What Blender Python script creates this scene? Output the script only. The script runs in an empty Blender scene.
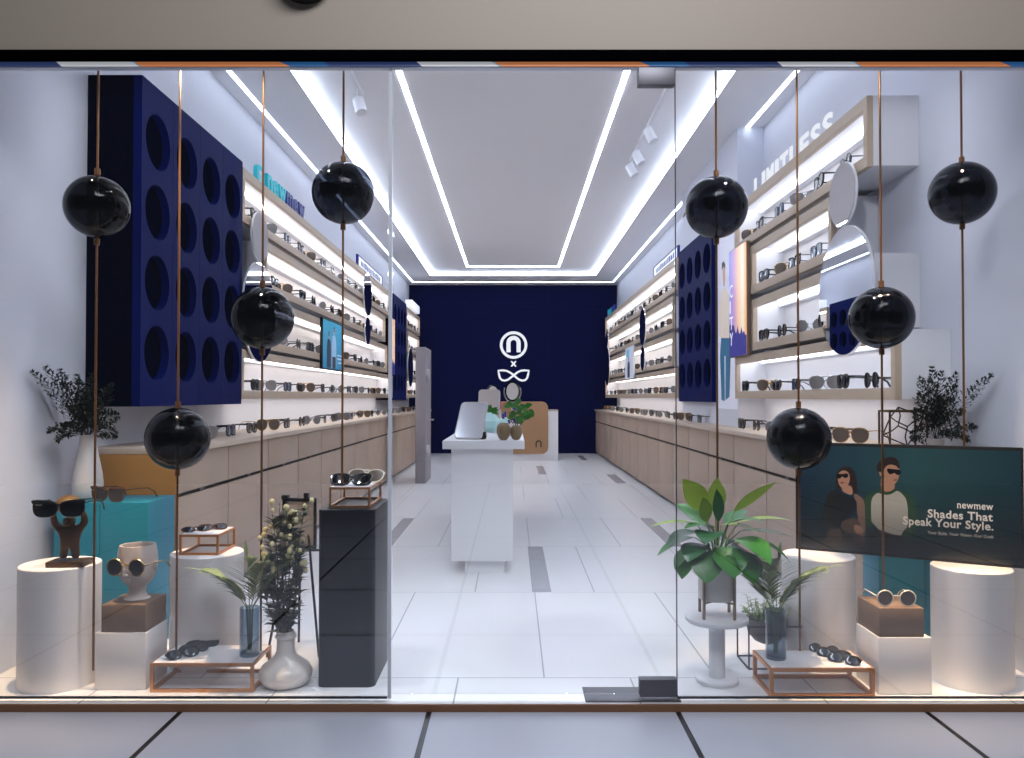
import bpy, bmesh, math, random
from mathutils import Vector, Matrix, Euler
R = math.radians
rnd = random.Random(7)
SC = bpy.context.scene
COL = SC.collection

# ------------------------------------------------------------------ helpers
def lin(c):
    def f(v):
        v = v / 255.0
        return v / 12.92 if v <= 0.04045 else ((v + 0.055) / 1.055) ** 2.4
    return (f(c[0]), f(c[1]), f(c[2]), 1.0)

def mat(name, rgb, rough=0.5, metal=0.0, coat=0.0, spec=0.5, noise=0.0, nscale=6.0, stretch=(1, 1, 1), bump=0.0, emit=None, estr=0.0, trans=0.0):
    m = bpy.data.materials.new(name); m.use_nodes = True
    nt = m.node_tree; b = nt.nodes['Principled BSDF']
    b.inputs['Base Color'].default_value = lin(rgb)
    b.inputs['Roughness'].default_value = rough
    b.inputs['Metallic'].default_value = metal
    b.inputs['Coat Weight'].default_value = coat
    b.inputs['Specular IOR Level'].default_value = spec
    b.inputs['Transmission Weight'].default_value = trans
    if noise or bump:
        tc = nt.nodes.new('ShaderNodeTexCoord'); mp = nt.nodes.new('ShaderNodeMapping')
        mp.inputs['Scale'].default_value = stretch
        n = nt.nodes.new('ShaderNodeTexNoise'); n.inputs['Scale'].default_value = nscale; n.inputs['Detail'].default_value = 4
        nt.links.new(tc.outputs['Object'], mp.inputs['Vector']); nt.links.new(mp.outputs['Vector'], n.inputs['Vector'])
        if noise:
            mx = nt.nodes.new('ShaderNodeMix'); mx.data_type = 'RGBA'
            c = lin(rgb)
            mx.inputs['A'].default_value = tuple(v * (1 - noise) for v in c[:3]) + (1,)
            mx.inputs['B'].default_value = tuple(min(1, v * (1 + noise)) for v in c[:3]) + (1,)
            nt.links.new(n.outputs['Fac'], mx.inputs['Factor']); nt.links.new(mx.outputs['Result'], b.inputs['Base Color'])
        if bump:
            bp = nt.nodes.new('ShaderNodeBump'); bp.inputs['Strength'].default_value = bump; bp.inputs['Distance'].default_value = 0.01
            nt.links.new(n.outputs['Fac'], bp.inputs['Height']); nt.links.new(bp.outputs['Normal'], b.inputs['Normal'])
    if emit is not None:
        b.inputs['Emission Color'].default_value = lin(emit)
        b.inputs['Emission Strength'].default_value = estr
    return m

def glow(name, rgb, strength):
    m = bpy.data.materials.new(name); m.use_nodes = True
    nt = m.node_tree; nt.nodes.clear()
    o = nt.nodes.new('ShaderNodeOutputMaterial'); e = nt.nodes.new('ShaderNodeEmission')
    e.inputs['Color'].default_value = lin(rgb); e.inputs['Strength'].default_value = strength
    nt.links.new(e.outputs[0], o.inputs['Surface'])
    return m

def glass(name, tint, ior=1.45, rough=0.0):
    m = bpy.data.materials.new(name); m.use_nodes = True
    nt = m.node_tree; nt.nodes.clear()
    o = nt.nodes.new('ShaderNodeOutputMaterial'); t = nt.nodes.new('ShaderNodeBsdfTransparent')
    g = nt.nodes.new('ShaderNodeBsdfGlossy'); g.inputs['Roughness'].default_value = rough
    f = nt.nodes.new('ShaderNodeFresnel'); f.inputs['IOR'].default_value = ior
    ge = nt.nodes.new('ShaderNodeNewGeometry'); mr = nt.nodes.new('ShaderNodeMapRange')   # both faces of the thin glass reflect alike
    mr.inputs['To Min'].default_value = ior; mr.inputs['To Max'].default_value = 1.0 / ior
    nt.links.new(ge.outputs['Backfacing'], mr.inputs['Value']); nt.links.new(mr.outputs[0], f.inputs['IOR'])
    x = nt.nodes.new('ShaderNodeMixShader')
    t.inputs['Color'].default_value = tint + (1,)
    nt.links.new(f.outputs[0], x.inputs[0]); nt.links.new(t.outputs[0], x.inputs[1]); nt.links.new(g.outputs[0], x.inputs[2])
    nt.links.new(x.outputs[0], o.inputs['Surface'])
    return m

def tag(o, label=None, cat=None, group=None, kind=None):
    if label: o['label'] = label
    if cat: o['category'] = cat
    if group: o['group'] = group
    if kind: o['kind'] = kind
    return o

def thing(name, label, cat, loc=(0, 0, 0), rz=0.0, group=None, rot=None):
    o = bpy.data.objects.new(name, None); COL.objects.link(o)
    o.empty_display_size = 0.05
    o.location = loc
    o.rotation_euler = rot if rot else (0, 0, rz)
    return tag(o, label, cat, group)

def kids(o):
    return [c for c in bpy.data.objects if c.parent == o]

KIDS = {}
def dup(root, loc, rz=None, rot=None, label=None, group=None):
    r = root.copy(); COL.objects.link(r); r.location = loc
    if rot: r.rotation_euler = rot
    elif rz is not None: r.rotation_euler = (0, 0, rz)
    if label: r['label'] = label
    if group: r['group'] = group
    if root.name not in KIDS: KIDS[root.name] = kids(root)
    for ch in KIDS[root.name]:
        c = ch.copy(); COL.objects.link(c); c.parent = r
        if ch.name not in KIDS: KIDS[ch.name] = kids(ch)
        for g in KIDS[ch.name]:
            h = g.copy(); COL.objects.link(h); h.parent = c
    return r

class MB:
    def __init__(s):
        s.v = []; s.f = []; s.mi = []; s.cur = 0
    def add(s, vs, fs, mi=None):
        b = len(s.v); s.v += [Vector(p) for p in vs]
        s.f += [tuple(b + i for i in f) for f in fs]
        s.mi += [s.cur if mi is None else mi] * len(fs)
        return s
    def box(s, x0, x1, y0, y1, z0, z1, mi=None):
        return s.add([(x0, y0, z0), (x1, y0, z0), (x1, y1, z0), (x0, y1, z0), (x0, y0, z1), (x1, y0, z1), (x1, y1, z1), (x0, y1, z1)],
                     [(0, 3, 2, 1), (4, 5, 6, 7), (0, 1, 5, 4), (1, 2, 6, 5), (2, 3, 7, 6), (3, 0, 4, 7)], mi)
    def lathe(s, prof, n=40, c=(0, 0, 0), closed=False, mi=None):
        vs = []; fs = []
        m = len(prof)
        for (r, z) in prof:
            for k in range(n):
                a = 2 * math.pi * k / n
                vs.append((c[0] + r * math.cos(a), c[1] + r * math.sin(a), c[2] + z))
        for i in range(m - 1 + (1 if closed else 0)):
            j = (i + 1) % m
            for k in range(n):
                q = (k + 1) % n
                fs.append((i * n + k, i * n + q, j * n + q, j * n + k))
        if not closed:
            if prof[0][0] > 1e-6: fs.append(tuple(range(n - 1, -1, -1)))
            if prof[-1][0] > 1e-6: fs.append(tuple((m - 1) * n + k for k in range(n)))
        return s.add(vs, fs, mi)
    def cyl(s, r, z0, z1, c=(0, 0), n=40, mi=None):
        return s.lathe([(r, z0), (r, z1)], n, (c[0], c[1], 0), mi=mi)
    def tube(s, pts, r, n=8, closed=False, mi=None):
        pts = [Vector(p) for p in pts]; m = len(pts)
        rs = r if isinstance(r, (list, tuple)) else [r] * m
        tang = []
        for i in range(m):
            if closed: t = pts[(i + 1) % m] - pts[i - 1]
            else: t = pts[min(i + 1, m - 1)] - pts[max(i - 1, 0)]
            tang.append(t.normalized() if t.length > 1e-9 else Vector((0, 0, 1)))
        ref = Vector((0, 0, 1)) if abs(tang[0].z) < 0.9 else Vector((1, 0, 0))
        u = (ref - tang[0] * ref.dot(tang[0])).normalized()
        vs = []
        for i in range(m):
            u = (u - tang[i] * u.dot(tang[i]))
            u = u.normalized() if u.length > 1e-6 else Vector((1, 0, 0))
            w = tang[i].cross(u)
            for k in range(n):
                a = 2 * math.pi * k / n
                vs.append(pts[i] + (u * math.cos(a) + w * math.sin(a)) * rs[i])
        fs = []
        for i in range(m if closed else m - 1):
            j = (i + 1) % m
            for k in range(n):
                q = (k + 1) % n
                fs.append((i * n + k, i * n + q, j * n + q, j * n + k))
        if not closed:
            fs.append(tuple(range(n - 1, -1, -1))); fs.append(tuple((m - 1) * n + k for k in range(n)))
        return s.add(vs, fs, mi)
    def ball(s, c, r, nu=28, nv=16, sc=(1, 1, 1), mi=None):
        pr = []
        vs = [(c[0], c[1], c[2] - r * sc[2])]; fs = []
        for i in range(1, nv):
            t = math.pi * i / nv
            for k in range(nu):
                a = 2 * math.pi * k / nu
                vs.append((c[0] + r * sc[0] * math.sin(t) * math.cos(a), c[1] + r * sc[1] * math.sin(t) * math.sin(a), c[2] - r * sc[2] * math.cos(t)))
        vs.append((c[0], c[1], c[2] + r * sc[2])); L = len(vs) - 1
        for k in range(nu):
            q = (k + 1) % nu
            fs.append((0, 1 + q, 1 + k))
            fs.append((L, 1 + (nv - 2) * nu + k, 1 + (nv - 2) * nu + q))
        for i in range(nv - 2):
            for k in range(nu):
                q = (k + 1) % nu
                fs.append((1 + i * nu + k, 1 + i * nu + q, 1 + (i + 1) * nu + q, 1 + (i + 1) * nu + k))
        return s.add(vs, fs, mi)
    def prism(s, poly, y0, y1, mi=None):            # polygon in local x,z extruded along y
        n = len(poly)
        area = sum(poly[i][0] * poly[(i + 1) % n][1] - poly[(i + 1) % n][0] * poly[i][1] for i in range(n))
        if area < 0: poly = poly[::-1]
        vs = [(x, y0, z) for x, z in poly] + [(x, y1, z) for x, z in poly]
        fs = [tuple(range(n)), tuple(range(2 * n - 1, n - 1, -1))]
        for i in range(n):
            j = (i + 1) % n
            fs.append((i, i + n, j + n, j))
        return s.add(vs, fs, mi)
    def build(s, name, m, parent=None, smooth=35, bevel=0.0, seg=2, loc=None):
        me = bpy.data.meshes.new(name)
        me.from_pydata([tuple(p) for p in s.v], [], s.f)
        ms = m if isinstance(m, (list, tuple)) else [m]
        for q in ms: me.materials.append(q)
        for i, p in enumerate(me.polygons): p.material_index = s.mi[i]
        if bevel:
            bm = bmesh.new(); bm.from_mesh(me)
            es = [e for e in bm.edges if len(e.link_faces) == 2 and e.calc_face_angle(0) > R(30)]
            bmesh.ops.bevel(bm, geom=es, offset=bevel, segments=seg, affect='EDGES', profile=0.5)
            bm.to_mesh(me); bm.free()
        me.update()
        if smooth:
            for p in me.polygons: p.use_smooth = True
            me.set_sharp_from_angle(angle=R(smooth))
        o = bpy.data.objects.new(name, me); COL.objects.link(o)
        if parent is not None: o.parent = parent
        if loc: o.location = loc
        return o

def struct(name, mb, m, parent=None, **k):
    o = mb.build(name, m, parent, **k)
    if parent is None: o['kind'] = 'structure'
    return o

def text_mesh(body, size=1.0, extrude=0.005, offset=0.0, width=None, align='LEFT', shear=0.0, spacing=1.0):
    """verts, faces of a line of lettering, standing in local x,z, its back at y=0"""
    cu = bpy.data.curves.new('lettering', 'FONT'); cu.body = body; cu.size = size; cu.extrude = extrude; cu.offset = offset
    cu.resolution_u = 3; cu.align_x = align; cu.space_character = spacing; cu.shear = shear
    o = bpy.data.objects.new('lettering', cu); COL.objects.link(o)
    dg = bpy.context.evaluated_depsgraph_get(); dg.update()
    me = bpy.data.meshes.new_from_object(o.evaluated_get(dg))
    vs = [v.co.copy() for v in me.vertices]; fs = [tuple(p.vertices) for p in me.polygons]
    bpy.data.objects.remove(o); bpy.data.curves.remove(cu); bpy.data.meshes.remove(me)
    if not vs: return [], [], 0, 0
    x0 = min(v.x for v in vs); x1 = max(v.x for v in vs); y0 = min(v.y for v in vs); y1 = max(v.y for v in vs)
    k = 1.0
    if width: k = width / (x1 - x0)
    out = [Vector(((v.x - x0) * k, -(v.z + extrude), (v.y) * k)) for v in vs]
    return out, fs, (x1 - x0) * k, (y1 - y0) * k

def lettering(name, body, m, parent, x, z, y, size=None, width=None, depth=0.004, offset=0.0, hscale=1.0, height=None, align='LEFT', spacing=1.0):
    vs, fs, w, h = text_mesh(body, size or 1.0, depth / 2, offset, width, spacing=spacing)
    kz = (height / h) if height else hscale
    if align == 'RIGHT': x = x - w
    mb = MB(); mb.add([(x + v.x, y + v.y, z + v.z * kz) for v in vs], fs)
    return mb.build(name, m, parent, smooth=0)

def skin_mesh(name, vs, es, rs, m, parent, sub=2, root=0):
    me = bpy.data.meshes.new(name); me.from_pydata(vs, es, []); me.update()
    o = bpy.data.objects.new(name, me); COL.objects.link(o)
    md = o.modifiers.new('s', 'SKIN'); md.use_smooth_shade = True
    for i, r in enumerate(rs):
        q = r if isinstance(r, tuple) else (r, r)
        me.skin_vertices[0].data[i].radius = q
        me.skin_vertices[0].data[i].use_root = (i == root)
    sb = o.modifiers.new('d', 'SUBSURF'); sb.levels = sub; sb.render_levels = sub
    dg = bpy.context.evaluated_depsgraph_get(); dg.update()
    me2 = bpy.data.meshes.new_from_object(o.evaluated_get(dg))
    bpy.data.objects.remove(o); bpy.data.meshes.remove(me)
    me2.materials.clear(); me2.materials.append(m)
    for p in me2.polygons: p.use_smooth = True
    o = bpy.data.objects.new(name, me2); COL.objects.link(o); o.parent = parent
    return o

def word(n):
    w = ['zeroth', 'first', 'second', 'third', 'fourth', 'fifth', 'sixth', 'seventh', 'eighth', 'ninth', 'tenth', 'eleventh', 'twelfth', 'thirteenth', 'fourteenth', 'fifteenth', 'sixteenth', 'seventeenth', 'eighteenth', 'nineteenth', 'twentieth']
    if n <= 20: return w[n]
    if n < 30: return 'twenty-' + w[n - 20]
    if n == 30: return 'thirtieth'
    return 'thirty-' + w[n - 30]

# ------------------------------------------------------------------ materials
M = {}
M['wall'] = mat('white_paint', (216, 218, 228), 0.6, noise=0.01, nscale=3)
M['ceil'] = mat('ceiling_paint', (236, 235, 238), 0.7, noise=0.01, nscale=2)
M['white'] = mat('white_lacquer', (228, 228, 232), 0.35, noise=0.01)
M['plaster'] = mat('white_plaster', (226, 222, 222), 0.55, noise=0.02, nscale=8, bump=0.02)
M['navy'] = mat('navy_laminate', (0, 15, 78), 0.6, spec=0.06, noise=0.05, nscale=4)
M['navy_in'] = mat('navy_shade_backing', (1, 4, 24), 0.95, spec=0.0, noise=0.05)  # navy darkened: shade of the box sides and holes put into the colour
M['navywall'] = mat('navy_wall_panel', (0, 7, 60), 0.55, spec=0.06, noise=0.05, nscale=3)
M['navydark'] = mat('dark_navy_lacquer', (4, 7, 18), 0.4, spec=0.2, noise=0.05, nscale=3)
M['wood'] = mat('pale_wood_trim', (190, 170, 148), 0.5, noise=0.10, nscale=6, stretch=(1, 14, 14))
M['cab'] = mat('greige_wood_front', (176, 154, 136), 0.5, noise=0.06, nscale=5, stretch=(10, 10, 1))
M['top'] = mat('pale_oak_worktop', (196, 178, 160), 0.42, noise=0.07, nscale=5, stretch=(8, 1, 8))
M['tan'] = mat('warm_light_tan', (176, 122, 62), 0.55, noise=0.06, nscale=5)  # warm lamp light on the cabinet end put into the tan
M['kick'] = mat('dark_shadow_gap', (34, 27, 23), 0.7, noise=0.05)
M['gold'] = mat('brushed_copper', (132, 92, 58), 0.35, metal=0.75, noise=0.06, nscale=20)
M['copper'] = mat('copper_frame', (196, 128, 66), 0.35, metal=0.6, noise=0.06, nscale=20)
M['rose'] = mat('rose_gold_metal', (196, 140, 92), 0.35, metal=0.75, noise=0.05, nscale=20)
M['teal'] = mat('teal_paint', (20, 114, 138), 0.45, noise=0.03)
M['kraft'] = mat('kraft_brown', (124, 100, 80), 0.6, noise=0.06, nscale=9)
M['tan2'] = mat('brown_desk_panel', (166, 128, 92), 0.6, noise=0.04)
M['bronze'] = mat('aged_bronze', (88, 64, 40), 0.42, metal=0.5, noise=0.3, nscale=30, bump=0.15)
M['brass'] = mat('polished_brass', (112, 88, 52), 0.45, metal=0.5, noise=0.1, nscale=12)
M['ceramic'] = mat('white_ceramic', (226, 218, 212), 0.3, coat=0.3, noise=0.02)
M['bisque'] = mat('greyish_ceramic', (196, 184, 178), 0.5, noise=0.03, nscale=20)
M['black'] = mat('black_acetate', (10, 10, 11), 0.22, coat=0.4, noise=0.1)
M['blackm'] = mat('matt_black_metal', (18, 18, 20), 0.45, metal=0.3, noise=0.05)
M['blackband'] = mat('black_header_metal', (3, 3, 5), 0.9, spec=0.0, noise=0.05)
M['tort'] = mat('tortoiseshell', (74, 44, 22), 0.25, coat=0.4, noise=0.6, nscale=60)
M['cream'] = mat('cream_acetate', (224, 212, 190), 0.3, noise=0.05)
M['silver'] = mat('silver_metal', (200, 200, 204), 0.25, metal=0.9, noise=0.03)
M['steel'] = mat('satin_steel', (112, 112, 118), 0.5, metal=0.8, noise=0.05, nscale=12)
M['goldwire'] = mat('gold_wire', (200, 166, 108), 0.25, metal=0.9, noise=0.04)
M['lens_b'] = mat('dark_lens', (12, 12, 15), 0.08, coat=0.5, noise=0.05)
M['lens_g'] = mat('grey_lens', (120, 116, 114), 0.12, coat=0.4, noise=0.05)
M['lens_br'] = mat('brown_lens', (92, 80, 73), 0.12, coat=0.4, noise=0.05)
M['lens_db'] = mat('deep_brown_lens', (46, 33, 22), 0.12, coat=0.3, noise=0.05)
M['lens_bl'] = mat('blue_lens', (66, 88, 118), 0.1, coat=0.4, noise=0.05)
M['fascia'] = mat('beige_fascia_paint', (157, 146, 134), 0.6, noise=0.015, nscale=2)
M['sill'] = mat('brown_sill_edge', (120, 84, 58), 0.5, noise=0.08, nscale=8, stretch=(1, 8, 8))
M['mirror'] = mat('mirror_silvering', (236, 238, 242), 0.01, metal=1.0, noise=0.0)
M['leaf'] = mat('green_leaf', (52, 122, 38), 0.35, noise=0.35, nscale=14)
M['leaf_l'] = mat('lime_green_leaf', (142, 164, 66), 0.4, noise=0.25, nscale=14)
M['leaf_d'] = mat('dark_green_leaf', (34, 90, 44), 0.35, noise=0.3, nscale=14)
M['fern'] = mat('dark_fern', (30, 40, 24), 0.55, noise=0.3, nscale=30)
M['palm'] = mat('olive_palm', (124, 140, 92), 0.5, noise=0.3, nscale=24)
M['olive'] = mat('dried_olive_leaf', (92, 92, 70), 0.55, noise=0.3, nscale=24)
M['bud'] = mat('cream_bud', (220, 208, 160), 0.6, noise=0.1, nscale=30)
M['herb'] = mat('pale_green_herb', (130, 150, 92), 0.55, noise=0.25, nscale=30)
M['stem'] = mat('brown_stem', (86, 74, 48), 0.6, noise=0.2, nscale=20)
M['stone'] = mat('grey_stone_bowl', (110, 104, 102), 0.7, noise=0.08, nscale=20)
M['legwood'] = mat('brass_leg', (150, 126, 98), 0.4, metal=0.4, noise=0.06)
M['soil'] = mat('dark_soil', (50, 42, 34), 0.9, noise=0.3, nscale=40)
M['brownjar'] = mat('brown_glaze', (134, 112, 82), 0.45, noise=0.15, nscale=12)
M['mint'] = mat('mint_facets', (186, 228, 226), 0.35, noise=0.04)
M['coral'] = mat('coral_leather', (206, 126, 116), 0.5, noise=0.05)
M['blueflower'] = mat('blue_petal', (40, 54, 150), 0.5, noise=0.2, nscale=40)
M['greyslab'] = mat('grey_slab', (140, 134, 140), 0.5, noise=0.03)
M['handle'] = mat('pale_handle', (200, 196, 196), 0.4, metal=0.3, noise=0.03)
M['gasket'] = mat('dark_gasket', (40, 42, 50), 0.5, noise=0.05)
M['edge'] = mat('polished_glass_edge', (200, 204, 214), 0.25, noise=0.01)
M['pane'] = glass('clear_shopfront_glass', (0.985, 0.992, 1.0), 1.95)
M['smoke'] = glass('smoked_globe_glass', (0.11, 0.12, 0.145), 1.32)
M['vaseglass'] = glass('blue_grey_vase_glass', (0.62, 0.68, 0.74), 1.5)
M['water'] = mat('vase_water', (70, 96, 122), 0.1, noise=0.05, spec=0.5)
M['led'] = glow('cool_led_line', (226, 236, 255), 31.0)
M['led_edge'] = glow('cool_led_edge', (224, 236, 255), 10.0)
M['led_cove'] = glow('cool_led_cove', (222, 235, 255), 17.0)
M['led_shelf'] = glow('neutral_shelf_led', (255, 248, 242), 13.0)
M['led_cool'] = glow('cool_shelf_led', (240, 245, 255), 13.0)
M['lit_letter'] = glow('lit_white_letter', (246, 248, 255), 1.15)
M['signwhite'] = mat('white_sign_acrylic', (240, 240, 245), 0.4, noise=0.01, emit=(240, 244, 255), estr=0.75)
M['lettteal'] = mat('teal_letter', (20, 176, 190), 0.4, noise=0.03, emit=(20, 176, 190), estr=0.25)
M['lettnavy'] = mat('navy_letter', (18, 44, 132), 0.4, noise=0.03)
M['bulb'] = glow('lamp_lens', (255, 240, 220), 6.0)

# floor tiles: brick texture laid in world metres
def floor_mat(name, tile, grout, bw, rh, mortar, ox, oy, rough, offset=0.5, var=0.02):
    m = bpy.data.materials.new(name); m.use_nodes = True
    nt = m.node_tree; b = nt.nodes['Principled BSDF']
    tc = nt.nodes.new('ShaderNodeTexCoord'); mp = nt.nodes.new('ShaderNodeMapping')
    mp.inputs['Location'].default_value = (ox, oy, 0)
    br = nt.nodes.new('ShaderNodeTexBrick')
    br.offset = offset; br.offset_frequency = 2; br.squash = 1.0
    br.inputs['Scale'].default_value = 1.0
    br.inputs['Brick Width'].default_value = bw; br.inputs['Row Height'].default_value = rh
    br.inputs['Mortar Size'].default_value = mortar; br.inputs['Mortar Smooth'].default_value = 0.1
    c = lin(tile)
    br.inputs['Color1'].default_value = c
    br.inputs['Color2'].default_value = tuple(v * (1 - var) for v in c[:3]) + (1,)
    br.inputs['Mortar'].default_value = lin(grout)
    nt.links.new(tc.outputs['Object'], mp.inputs['Vector']); nt.links.new(mp.outputs['Vector'], br.inputs['Vector'])
    n = nt.nodes.new('ShaderNodeTexNoise'); n.inputs['Scale'].default_value = 1.7; n.inputs['Detail'].default_value = 5
    nt.links.new(tc.outputs['Object'], n.inputs['Vector'])
    mx = nt.nodes.new('ShaderNodeMix'); mx.data_type = 'RGBA'; mx.blend_type = 'MULTIPLY'
    mx.inputs['Factor'].default_value = 0.06
    nt.links.new(br.outputs['Color'], mx.inputs['A']); nt.links.new(n.outputs['Color'], mx.inputs['B'])
    nt.links.new(mx.outputs['Result'], b.inputs['Base Color'])
    b.inputs['Roughness'].default_value = rough
    return m
M['floor'] = floor_mat('white_floor_tile', (232, 233, 235), (150, 152, 158), 0.7345, 1.5, 0.0035, 0.234 + 0.7345 * 4, -3.44 + 1.5 * 4, 0.3)
M['floor_out'] = floor_mat('pale_mall_tile', (180, 184, 198), (14, 14, 20), 0.97, 0.97, 0.011, 1.297 + 0.97 * 6, -2.2 + 0.97 * 4, 0.3, offset=0.0)
M['marble'] = mat('grey_marble_inlay', (170, 170, 176), 0.25, noise=0.25, nscale=5)

# ------------------------------------------------------------------ dimensions
WX = 2.22; YB = 17.05; CZ = 3.59; CI = 3.66; GY = 3.17; FX = 1.935

# ------------------------------------------------------------------ camera
cam = bpy.data.cameras.new('camera'); cam.sensor_width = 36.0; cam.sensor_fit = 'HORIZONTAL'
FPX = 800.0
cam.lens = FPX * 36.0 / 1024.0
PITCH = math.atan(0.0166)
cam.shift_x = -1.0 / 1024; cam.shift_y = (397 - 379 - FPX * 0.0166) / 1024
cam.clip_start = 0.02; cam.clip_end = 200
co = bpy.data.objects.new('camera', cam); COL.objects.link(co)
co.location = (0, 0, 1.2); co.rotation_euler = (math.pi / 2 + PITCH, 0, 0)
SC.camera = co
SC.view_settings.view_transform = 'Standard'; SC.view_settings.look = 'None'
SC.view_settings.gamma = 1.0; SC.view_settings.exposure = 0.0
SC.view_settings.use_curve_mapping = False
SC.cycles.transparent_max_bounces = 24
SC.cycles.max_bounces = 10
SC.cycles.diffuse_bounces = 5
SC.cycles.glossy_bounces = 6

# ------------------------------------------------------------------ room shell
struct('floor', MB().box(-2.6, 2.6, 3.15, YB + 0.2, -0.2, 0.0), M['floor'], smooth=0)
struct('floor_outside', MB().box(-7, 7, -5.0, 3.15, -0.25, -0.028), M['floor_out'], smooth=0)
struct('trim_1', MB().box(-7, 7, 3.138, 3.15, -0.0279, 0.0), M['sill'], smooth=0)
struct('wall_left', MB().box(-2.45, -WX, 3.19, YB, 0.0, 3.9), M['wall'], smooth=0)
struct('wall_right', MB().box(WX, 2.45, 3.19, YB, 0.0, 3.9), M['wall'], smooth=0)
struct('wall_column', MB().box(1.987, WX, 7.05, 9.38, 0.9355, CZ), M['wall'], smooth=0)
bw = MB().box(-2.45, 2.45, YB + 0.012, YB + 0.2, 0, 3.9)
xs = [-WX, -0.776, 0.742, WX]
for i in range(3):
    for (za, zb) in ((0.0, 3.066), (3.074, CZ)):
        bw.box(xs[i] + 0.004, xs[i + 1] - 0.004, YB, YB + 0.012, za, zb)
struct('wall_back', bw, M['navywall'], smooth=0)
# ceiling: dropped ring, raised centre tray
ce = MB()
ce.box(-2.45, -1.63, 3.19, YB, CZ, 3.9); ce.box(1.63, 2.45, 3.19, YB, CZ, 3.9)
ce.box(-1.63, 1.63, 15.72, YB, CZ, 3.9); ce.box(-1.63, 1.63, 3.19, 15.72, CI, 3.9)
struct('ceiling', ce, M['ceil'], smooth=0)
# facade above the glass and at both sides (outside faces)
struct('wall_front', MB().box(-7, 7, 3.15, 3.19, 2.569, 4.2), M['fascia'], smooth=0)
struct('trim_2', MB().box(-7, 7, 3.13, 3.19, 2.529, 2.569), M['blackband'], smooth=0)
struct('trim_8', MB().box(-7, -2.45, 3.15, 3.19, -0.028, 2.529).box(2.45, 7, 3.15, 3.19, -0.028, 2.529), M['wall'], smooth=0)
# ceiling beam behind the header that carries the pendants
struct('trim_3', MB().box(-WX, WX, 3.26, 3.56, 2.70, 2.80), M['ceil'], smooth=0)
# painted banner reflection: striped strip under the header, given its own glow
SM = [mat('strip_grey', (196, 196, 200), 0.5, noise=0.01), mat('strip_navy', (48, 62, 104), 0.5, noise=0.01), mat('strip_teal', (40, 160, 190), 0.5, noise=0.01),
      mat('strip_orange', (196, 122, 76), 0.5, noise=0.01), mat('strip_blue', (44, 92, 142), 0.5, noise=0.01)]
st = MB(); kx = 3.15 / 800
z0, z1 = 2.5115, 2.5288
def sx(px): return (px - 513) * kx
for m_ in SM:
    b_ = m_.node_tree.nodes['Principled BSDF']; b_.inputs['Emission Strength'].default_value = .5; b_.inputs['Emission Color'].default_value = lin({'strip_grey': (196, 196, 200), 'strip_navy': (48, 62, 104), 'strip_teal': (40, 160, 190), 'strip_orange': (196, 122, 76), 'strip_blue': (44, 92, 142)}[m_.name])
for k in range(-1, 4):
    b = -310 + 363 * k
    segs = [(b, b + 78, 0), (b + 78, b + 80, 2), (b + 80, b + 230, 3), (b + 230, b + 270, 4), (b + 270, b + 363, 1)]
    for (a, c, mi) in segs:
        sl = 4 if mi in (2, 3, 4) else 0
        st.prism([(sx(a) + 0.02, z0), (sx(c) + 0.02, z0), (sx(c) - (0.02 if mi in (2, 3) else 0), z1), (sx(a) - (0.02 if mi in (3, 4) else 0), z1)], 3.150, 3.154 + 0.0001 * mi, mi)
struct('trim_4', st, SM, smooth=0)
struct('trim_5', MB().box(-WX, WX, 3.156, 3.185, 2.508, 2.529), M['edge'], smooth=0)
# marble inlays set flush in the floor
inl = [(0.118, 0.236, 4.945, 6.435), (-1.085, -0.975, 6.445, 7.935), (1.255, 1.37, 6.445, 7.935), (1.44, 1.58, 11.15, 12.4), (0.40, 0.52, 12.45, 13.9), (1.31, 1.42, 15.2, 16.4)]
for i, (a, b, c, d) in enumerate(inl):
    struct('trim_%d' % (9 + i), MB().box(a, b, c, d, 0.0, 0.0015), M['marble'], smooth=0)

# shopfront glass: two fixed panes and the door
w = struct('window_1', MB().box(-WX, -0.497, GY, GY + 0.012, 0.018, 2.511), M['pane'], smooth=0)
w2 = MB().box(-WX, -0.497, GY - 0.001, GY + 0.013, 0.012, 0.018).build('gasket', M['gasket'], w, smooth=0)
w = struct('window_2', MB().box(0.6485, WX, GY, GY + 0.012, 0.018, 2.511), M['pane'], smooth=0)
MB().box(0.6485, WX, GY - 0.001, GY + 0.013, 0.012, 0.018).build('gasket', M['gasket'], w, smooth=0)
MB().box(0.6455, 0.6485, GY + 0.001, GY + 0.011, 0.02, 2.511).build('joint_strip', M['gasket'], w, smooth=0)
d = struct('door_1', MB().box(-0.476, 0.643, GY, GY + 0.012, 0.03, 2.509), M['pane'], smooth=0)
MB().box(-0.494, -0.481, GY - 0.002, GY + 0.014, 0.012, 2.511).build('edge_strip', M['edge'], d, smooth=0)
MB().box(0.498, 0.643, GY - 0.016, GY + 0.028, 2.440, 2.510).build('top_patch_fitting', M['steel'], d, bevel=0.002)
MB().box(0.498, 0.643, GY - 0.016, GY + 0.028, 0.024, 0.092).build('bottom_patch_fitting', M['steel'], d, bevel=0.002)
fs = MB().box(0.285, 0.662, 3.162, 3.318, 0.0005, 0.006).build('floor_spring_plate', M['steel'], None, bevel=0.002)
tag(fs, 'flat grey steel floor spring plate under the glass door corner', 'floor plate')

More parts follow.
